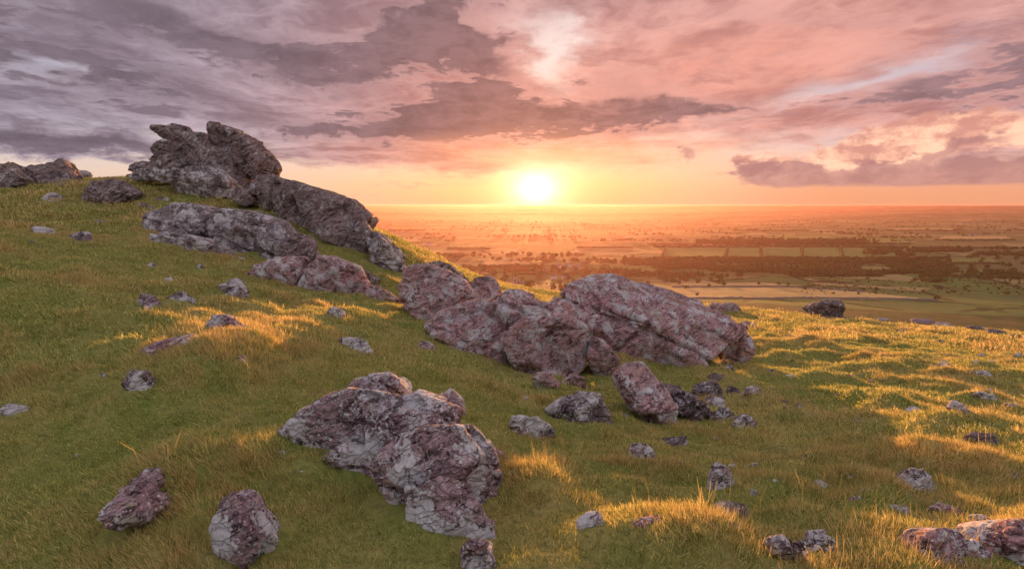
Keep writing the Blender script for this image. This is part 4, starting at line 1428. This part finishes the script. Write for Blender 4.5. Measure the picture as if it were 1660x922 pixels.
def trunk_mesh(seed):
    r = np.random.default_rng(seed)
    V, Q = [], []

    def limb(a, b, ra, rb):
        i = len(V)
        for p, q in ((a, ra), (b, rb)):
            for k in range(5):
                t = 2 * math.pi * k / 5
                V.append((p[0] + q * math.cos(t), p[1] + q * math.sin(t), p[2]))
        for k in range(5):
            Q.append((i + k, i + (k + 1) % 5, i + 5 + (k + 1) % 5, i + 5 + k))
    limb((0, 0, -0.1), (0.01, 0, 0.4), 0.045, 0.03)
    for k in range(4):
        t = k * 1.6 + r.random()
        limb((0.01, 0, 0.36), (0.25 * math.cos(t), 0.25 * math.sin(t), 0.7), 0.024, 0.008)
    return mesh_from('trunk', V, Q, M_BARK)


CROWNS = [crown_mesh('crown', 300 + k) for k in range(4)]
TRUNKS = [trunk_mesh(310 + k) for k in range(2)]


def tree(x, y, h, label, group, k):
    o = link('tree', None, label, 'tree', group, loc=(x, y, hz(x, y)))
    o.rotation_euler = (0, 0, rng.uniform(0, 6.28))
    o.scale = (h * rng.uniform(0.9, 1.25), h * rng.uniform(0.9, 1.25), h)
    link('trunk', TRUNKS[k % 2], parent=o)
    link('crown', CROWNS[k % 4], parent=o)


def build_valley():
    # row of green fields
    xs_t = [1078, 1180, 1233, 1300, 1362, 1409, 1458]
    xs_b = [1074, 1176, 1234, 1300, 1366, 1414, 1462]
    labs = ['widest green pasture at the left end of the pasture row', 'second green pasture from the left in the row',
            'third green pasture from the left in the row', 'fourth green pasture from the left in the row',
            'fifth green pasture from the left in the row', 'tapering green pasture at the right end of the row']
    for k in range(6):
        yb = 417 if k < 5 else 418
        patch([(xs_b[k], yb), (xs_b[k + 1], yb), (xs_t[k + 1], 402), (xs_t[k], 402)], M_GREEN, labs[k])
    G = 'hedges of the pasture row'
    for k in range(7):
        strip_thing('hedge', [gp(xs_b[k], 418), gp(xs_t[k], 401)], 9, 5, M_HEDGE, 'dark hedge crossing the row of green pastures', 'hedge', G, seed=k)
    strip_thing('hedge', [gp(1060, 419), gp(1260, 418.5), gp(1462, 419)], 12, 6, M_HEDGE, 'long dark hedge along the near side of the pasture row', 'hedge', None, seed=20)
    strip_thing('hedge', [gp(1060, 400.5), gp(1260, 400.5), gp(1470, 401)], 12, 7, M_HEDGE, 'long dark hedge along the far side of the pasture row', 'hedge', None, seed=21)
    # ochre hay fields above the wall
    patch([(1090, 483), (1330, 482), (1290, 466), (1090, 468)], M_OCHRE, 'ochre hay field directly above the stone wall')
    patch([(1330, 482), (1500, 485), (1400, 474), (1290, 466)], M_OCHRE, 'tapering ochre field right of the big hay field')
    patch([(1085, 464), (1300, 463), (1230, 458), (1090, 459)], M_OCHRE, 'narrow ochre field behind the hay field hedge')
    patch([(960, 441), (1095, 440), (1050, 431), (985, 431)], M_GREEN, 'pale green field behind the huge slab')
    patch([(1090, 449), (1160, 449), (1150, 446), (1095, 446)], M_GREEN, 'small green field at the wood edge')
    far_f = [(1270, 389, 200, 12, M_GREEN, 'long green field on the far rise'), (1420, 391, 110, 9, M_GREEN, 'green field beyond the right end of the pasture row'),
             (1090, 393, 80, 7, M_DULL, 'dull field left of the white farm'), (1560, 398, 160, 8, M_DULL, 'broad dull field on the right'),
             (1580, 386, 130, 6, M_OCHRE, 'thin ochre field far right'), (1560, 423, 120, 9, M_GREEN, 'green field among the trees at right'),
             (640, 390, 90, 8, M_OCHRE, 'ochre field below the sun glow at left'), (700, 410, 110, 8, M_OCHRE, 'long ochre field beyond the ridge saddle'),
             (820, 428, 90, 8, M_OCHRE, 'ochre field beyond the village'), (880, 441, 80, 7, M_DULL, 'dull field next to the village'),
             (760, 400, 70, 6, M_GREEN, 'green field under the sun'), (980, 398, 90, 7, M_DULL, 'dull field right of the sun'),
             (660, 371, 60, 4, M_GREEN, 'small far green field at left'), (1250, 372, 120, 3, M_GREEN, 'far green strip on the right'),
             (1500, 372, 120, 3, M_OCHRE, 'far ochre strip at right'), (720, 455, 60, 7, M_OCHRE, 'ochre field just above the ridge saddle')]
    for (cx, cy, w, h, m, lab) in far_f:
        sk = w * 0.12
        patch([(cx - w / 2, cy + h / 2), (cx + w / 2, cy + h / 2), (cx + w / 2 - sk, cy - h / 2), (cx - w / 2 + sk, cy - h / 2)], m, lab)
    for k, (cx, cy, w, h, m, lab) in enumerate(far_f):
        strip_thing('hedge', [gp(cx - w / 2, cy + h / 2 + .4), gp(cx + w / 2, cy + h / 2 + .4)], 10, 6, M_HEDGE,
                    'low dark hedge between fields of the far valley', 'hedge', 'hedges of the far valley', 8.0, 40 + k)
    # dry stone wall at the foot of the bracken slope
    strip_thing('stone_wall', [gp(1080, 485), gp(1200, 484), gp(1330, 483.5), gp(1430, 484.5), gp(1520, 487)], 1.6, 2.4, M_WALL,
                'long grey dry stone wall between bracken slope and hay fields', 'wall', None, 3.0, 3)
    strip_thing('stone_wall', [gp(1090, 465.5), gp(1240, 465), gp(1400, 473)], 1.6, 2.4, M_WALL,
                'thin stone wall along the back of the ochre hay field', 'wall', None, 3.0, 4)
    # trees one can tell apart
    k = 0
    spots = [(1130, 480, 5, 'A'), (1112, 468, 7, 'A'), (1150, 466, 6, 'A'), (1175, 464, 8, 'A'), (1230, 462, 6, 'A'), (1262, 462, 6, 'A'), (1277, 464, 7, 'A'),
             (1400, 472, 6, 'A'), (1420, 472, 7, 'A'), (1520, 486, 7, 'A'), (1203, 450, 17, 'A'), (1195, 451, 12, 'A'), (1305, 470, 5, 'A'), (1345, 470, 5, 'A')]
    for i in range(46):
        spots.append((rng.uniform(690, 1010), rng.uniform(446, 474), rng.uniform(8, 14), 'V'))
    for i in range(46):
        spots.append((rng.uniform(1420, 1660), rng.uniform(414, 446), rng.uniform(8, 14), 'R'))
    for i in range(22):
        spots.append((rng.uniform(1130, 1420), rng.uniform(390, 397), rng.uniform(12, 20), 'F'))
    for i in range(26):
        spots.append((rng.uniform(1050, 1180), rng.uniform(447, 462), rng.uniform(7, 12), 'W'))
    for i in range(24):
        spots.append((rng.uniform(590, 760), rng.uniform(415, 450), rng.uniform(8, 14), 'L'))
    L = {'A': ('lone round hedge tree along the ochre hay fields', 'trees along the hay fields'),
         'V': ('dark leafy tree around the church and village', 'trees of the village'),
         'R': ('dark tree in the loose groves at the right of the valley', 'groves at the right'),
         'F': ('tall dark tree of the belt by the white farm', 'trees of the farm belt'),
         'W': ('bushy tree at the wood edge above the hay fields', 'trees at the wood edge'),
         'L': ('hazy tree below the tor in the sun glow', 'trees below the tor')}
    for (px, py, h, c) in spots:
        x, y = gp(px, py)
        tree(x, y, h, L[c][0], L[c][1], k)
        k += 1
    # woods that read as one mass
    protos = []
    for q in range(4):
        pr = bpy.data.objects.new('wood_crown', CROWNS[q])
        protos.append(pr)
    pts, sc_ = [], []

    def band(x0, x1, y0, y1, n, h0, h1, gap=None):
        x, y = gpv(rng.uniform(x0, x1, n), rng.uniform(y0, y1, n))
        if gap is not None:
            ok = fbm(v2(x / 420, y / 150), 3, 77) > gap
            x, y = x[ok], y[ok]
        h = rng.uniform(h0, h1, len(x))
        pts.extend(np.column_stack([x, y, H(x, y) - 0.5]))
        sc_.extend(np.column_stack([h * rng.uniform(0.9, 1.4, len(x)), h * rng.uniform(0.9, 1.4, len(x)), h]))
    band(1010, 1540, 419.5, 449, 4200, 4, 10, -0.02)
    band(1060, 1400, 424, 437, 350, 5, 11)
    band(1480, 1660, 440, 458, 350, 4, 9, -0.1)
    band(1130, 1400, 391, 399, 420, 10, 16)
    band(1400, 1660, 404, 416, 420, 9, 14, -0.05)
    band(620, 1040, 412, 445, 700, 8, 14, 0.05)
    band(600, 1660, 357, 392, 5200, 6, 12, 0.20)
    band(1300, 1660, 452, 478, 260, 2, 4)
    n = len(pts)
    instancer('woodland', pts, np.column_stack([np.zeros(n), np.zeros(n), rng.uniform(0, 6.28, n)]), sc_, np.ones((n, 3)), protos,
              rng.integers(0, 4, n), 'dark woods and scrub spread across the valley floor')
    # church and houses
    def box(w, d, z0, z1):
        V = [(sx * w / 2, sy * d / 2, z) for z in (z0, z1) for sx, sy in ((-1, -1), (1, -1), (1, 1), (-1, 1))]
        return V, [(0, 3, 2, 1), (4, 5, 6, 7), (0, 1, 5, 4), (1, 2, 6, 5), (2, 3, 7, 6), (3, 0, 4, 7)]

    def part(name, V, Q, mat, parent, loc=(0, 0, 0)):
        V = np.array(V, float) + np.array(loc)
        return link(name, mesh_from(name, V, Q, mat, False), parent=parent)

    def gable(w, d, z0, z1):
        return [(-w / 2, -d / 2, z0), (w / 2, -d / 2, z0), (w / 2, d / 2, z0), (-w / 2, d / 2, z0), (-w / 2, 0, z1), (w / 2, 0, z1)], \
            [(0, 1, 5, 4), (2, 3, 4, 5), (1, 2, 5, 5), (3, 0, 4, 4)]

    def house(px, py, w, label, rz, mat=M_WHITE):
        x, y = gp(px, py)
        o = link('house', None, label, 'house', 'houses of the valley', loc=(x, y, hz(x, y)))
        o.rotation_euler = (0, 0, rz)
        part('wall', *box(w, w * 0.55, -1, 5.5), mat, o)
        V, Q = gable(w * 1.06, w * 0.66, 5.4, 9.0)
        Q = [q if q[2] != q[3] else q[:3] + (q[0],) for q in Q]
        me = bpy.data.meshes.new('roof')
        me.from_pydata(V, [], [(0, 1, 5, 4), (2, 3, 4, 5), (1, 2, 5), (3, 0, 4), (0, 3, 2, 1)])
        me.materials.append(M_SLATE)
        rf = link('roof', me, parent=o)
        part('chimney', *box(1.0, 1.0, 8.0, 10.4), M_GREY, rf, (w * 0.4, 0, 0))
        for k in (-1, 1):
            part('window', *box(1.4, 0.2, 2.0, 3.6), M_PANE, o, (k * w * 0.27, -w * 0.275 - 0.08, 0))
        part('door', *box(1.2, 0.2, -0.2, 2.1), M_PANE, o, (0, -w * 0.275 - 0.08, 0))
    house(934, 436, 16, 'white house highest up right of the church', 0.1)
    house(922, 432, 14, 'white house beside the highest one in the village', -0.3)
    house(906, 434, 18, 'white farmhouse left of the village pair', 0.3)
    house(898, 452, 12, 'white cottage among the village trees', 0.0)
    house(918, 452, 15, 'pale cottage near the village trees right of the church', -0.2)
    house(1222, 395, 24, 'long white farm in the dark tree belt', 0.1)
    house(1231, 396, 18, 'smaller white farm building right of the long farm', -0.2)
    house(1252, 396.5, 16, 'white barn at the right of the farm belt', 0.2)
    house(1578, 381.5, 40, 'far white building on the right hand plain', 0.0)
    house(1566, 362.5, 46, 'tiny bright building near the right horizon', 0.0)
    house(697, 397, 26, 'white farm in the haze left of the sun', 0.0)
    x, y = gp(835, 466)
    o = link('church', None, 'grey stone church with a square tower among the village trees', 'church', loc=(x, y, hz(x, y)))
    tw = part('tower', *box(7, 7, -1, 17), M_GREY, o)
    for sx in (-1, 1):
        for sy in (-1, 1):
            part('pinnacle', *box(1.1, 1.1, 17, 20), M_GREY, tw, (sx * 2.9, sy * 2.9, 0))
    part('nave', *box(18, 8, -1, 7), M_GREY, o, (12.6, 0, 0))
    me = bpy.data.meshes.new('nave_roof')
    V, _ = gable(18.6, 9, 6.9, 11)
    me.from_pydata([(a + 12.9, b, c) for a, b, c in V], [], [(0, 1, 5, 4), (2, 3, 4, 5), (1, 2, 5), (3, 0, 4), (0, 3, 2, 1)])
    me.materials.append(M_SLATE)
    link('roof', me, parent=o)
    part('window', *box(1.6, 0.3, 10, 14), M_PANE, o, (0, -3.6, 0))


build_valley()


# ------------------------------------------------------------------ air
def build_haze():
    m = bpy.data.materials.new('haze')
    m.use_nodes = True
    X.nt = m.node_tree
    m.node_tree.nodes.clear()
    out = node('ShaderNodeOutputMaterial')
    v = node('ShaderNodeVolumePrincipled')
    v.inputs['Color'].default_value = (0.88, 0.43, 0.44, 1)
    v.inputs['Density'].default_value = 3.7e-5
    v.inputs['Anisotropy'].default_value = 0.69
    m.node_tree.links.new(v.outputs[0], out.inputs['Volume'])
    a = 16500
    V = [(sx * a, sy * a, z) for z in (-260, 6.0) for sx, sy in ((-1, -1), (1, -1), (1, 1), (-1, 1))]
    Q = [(0, 3, 2, 1), (4, 5, 6, 7), (0, 1, 5, 4), (1, 2, 6, 5), (2, 3, 7, 6), (3, 0, 4, 7)]
    me = mesh_from('haze', V, Q, m, False)
    link('haze', me, 'warm evening haze filling the valley air', None, None, 'stuff')


build_haze()
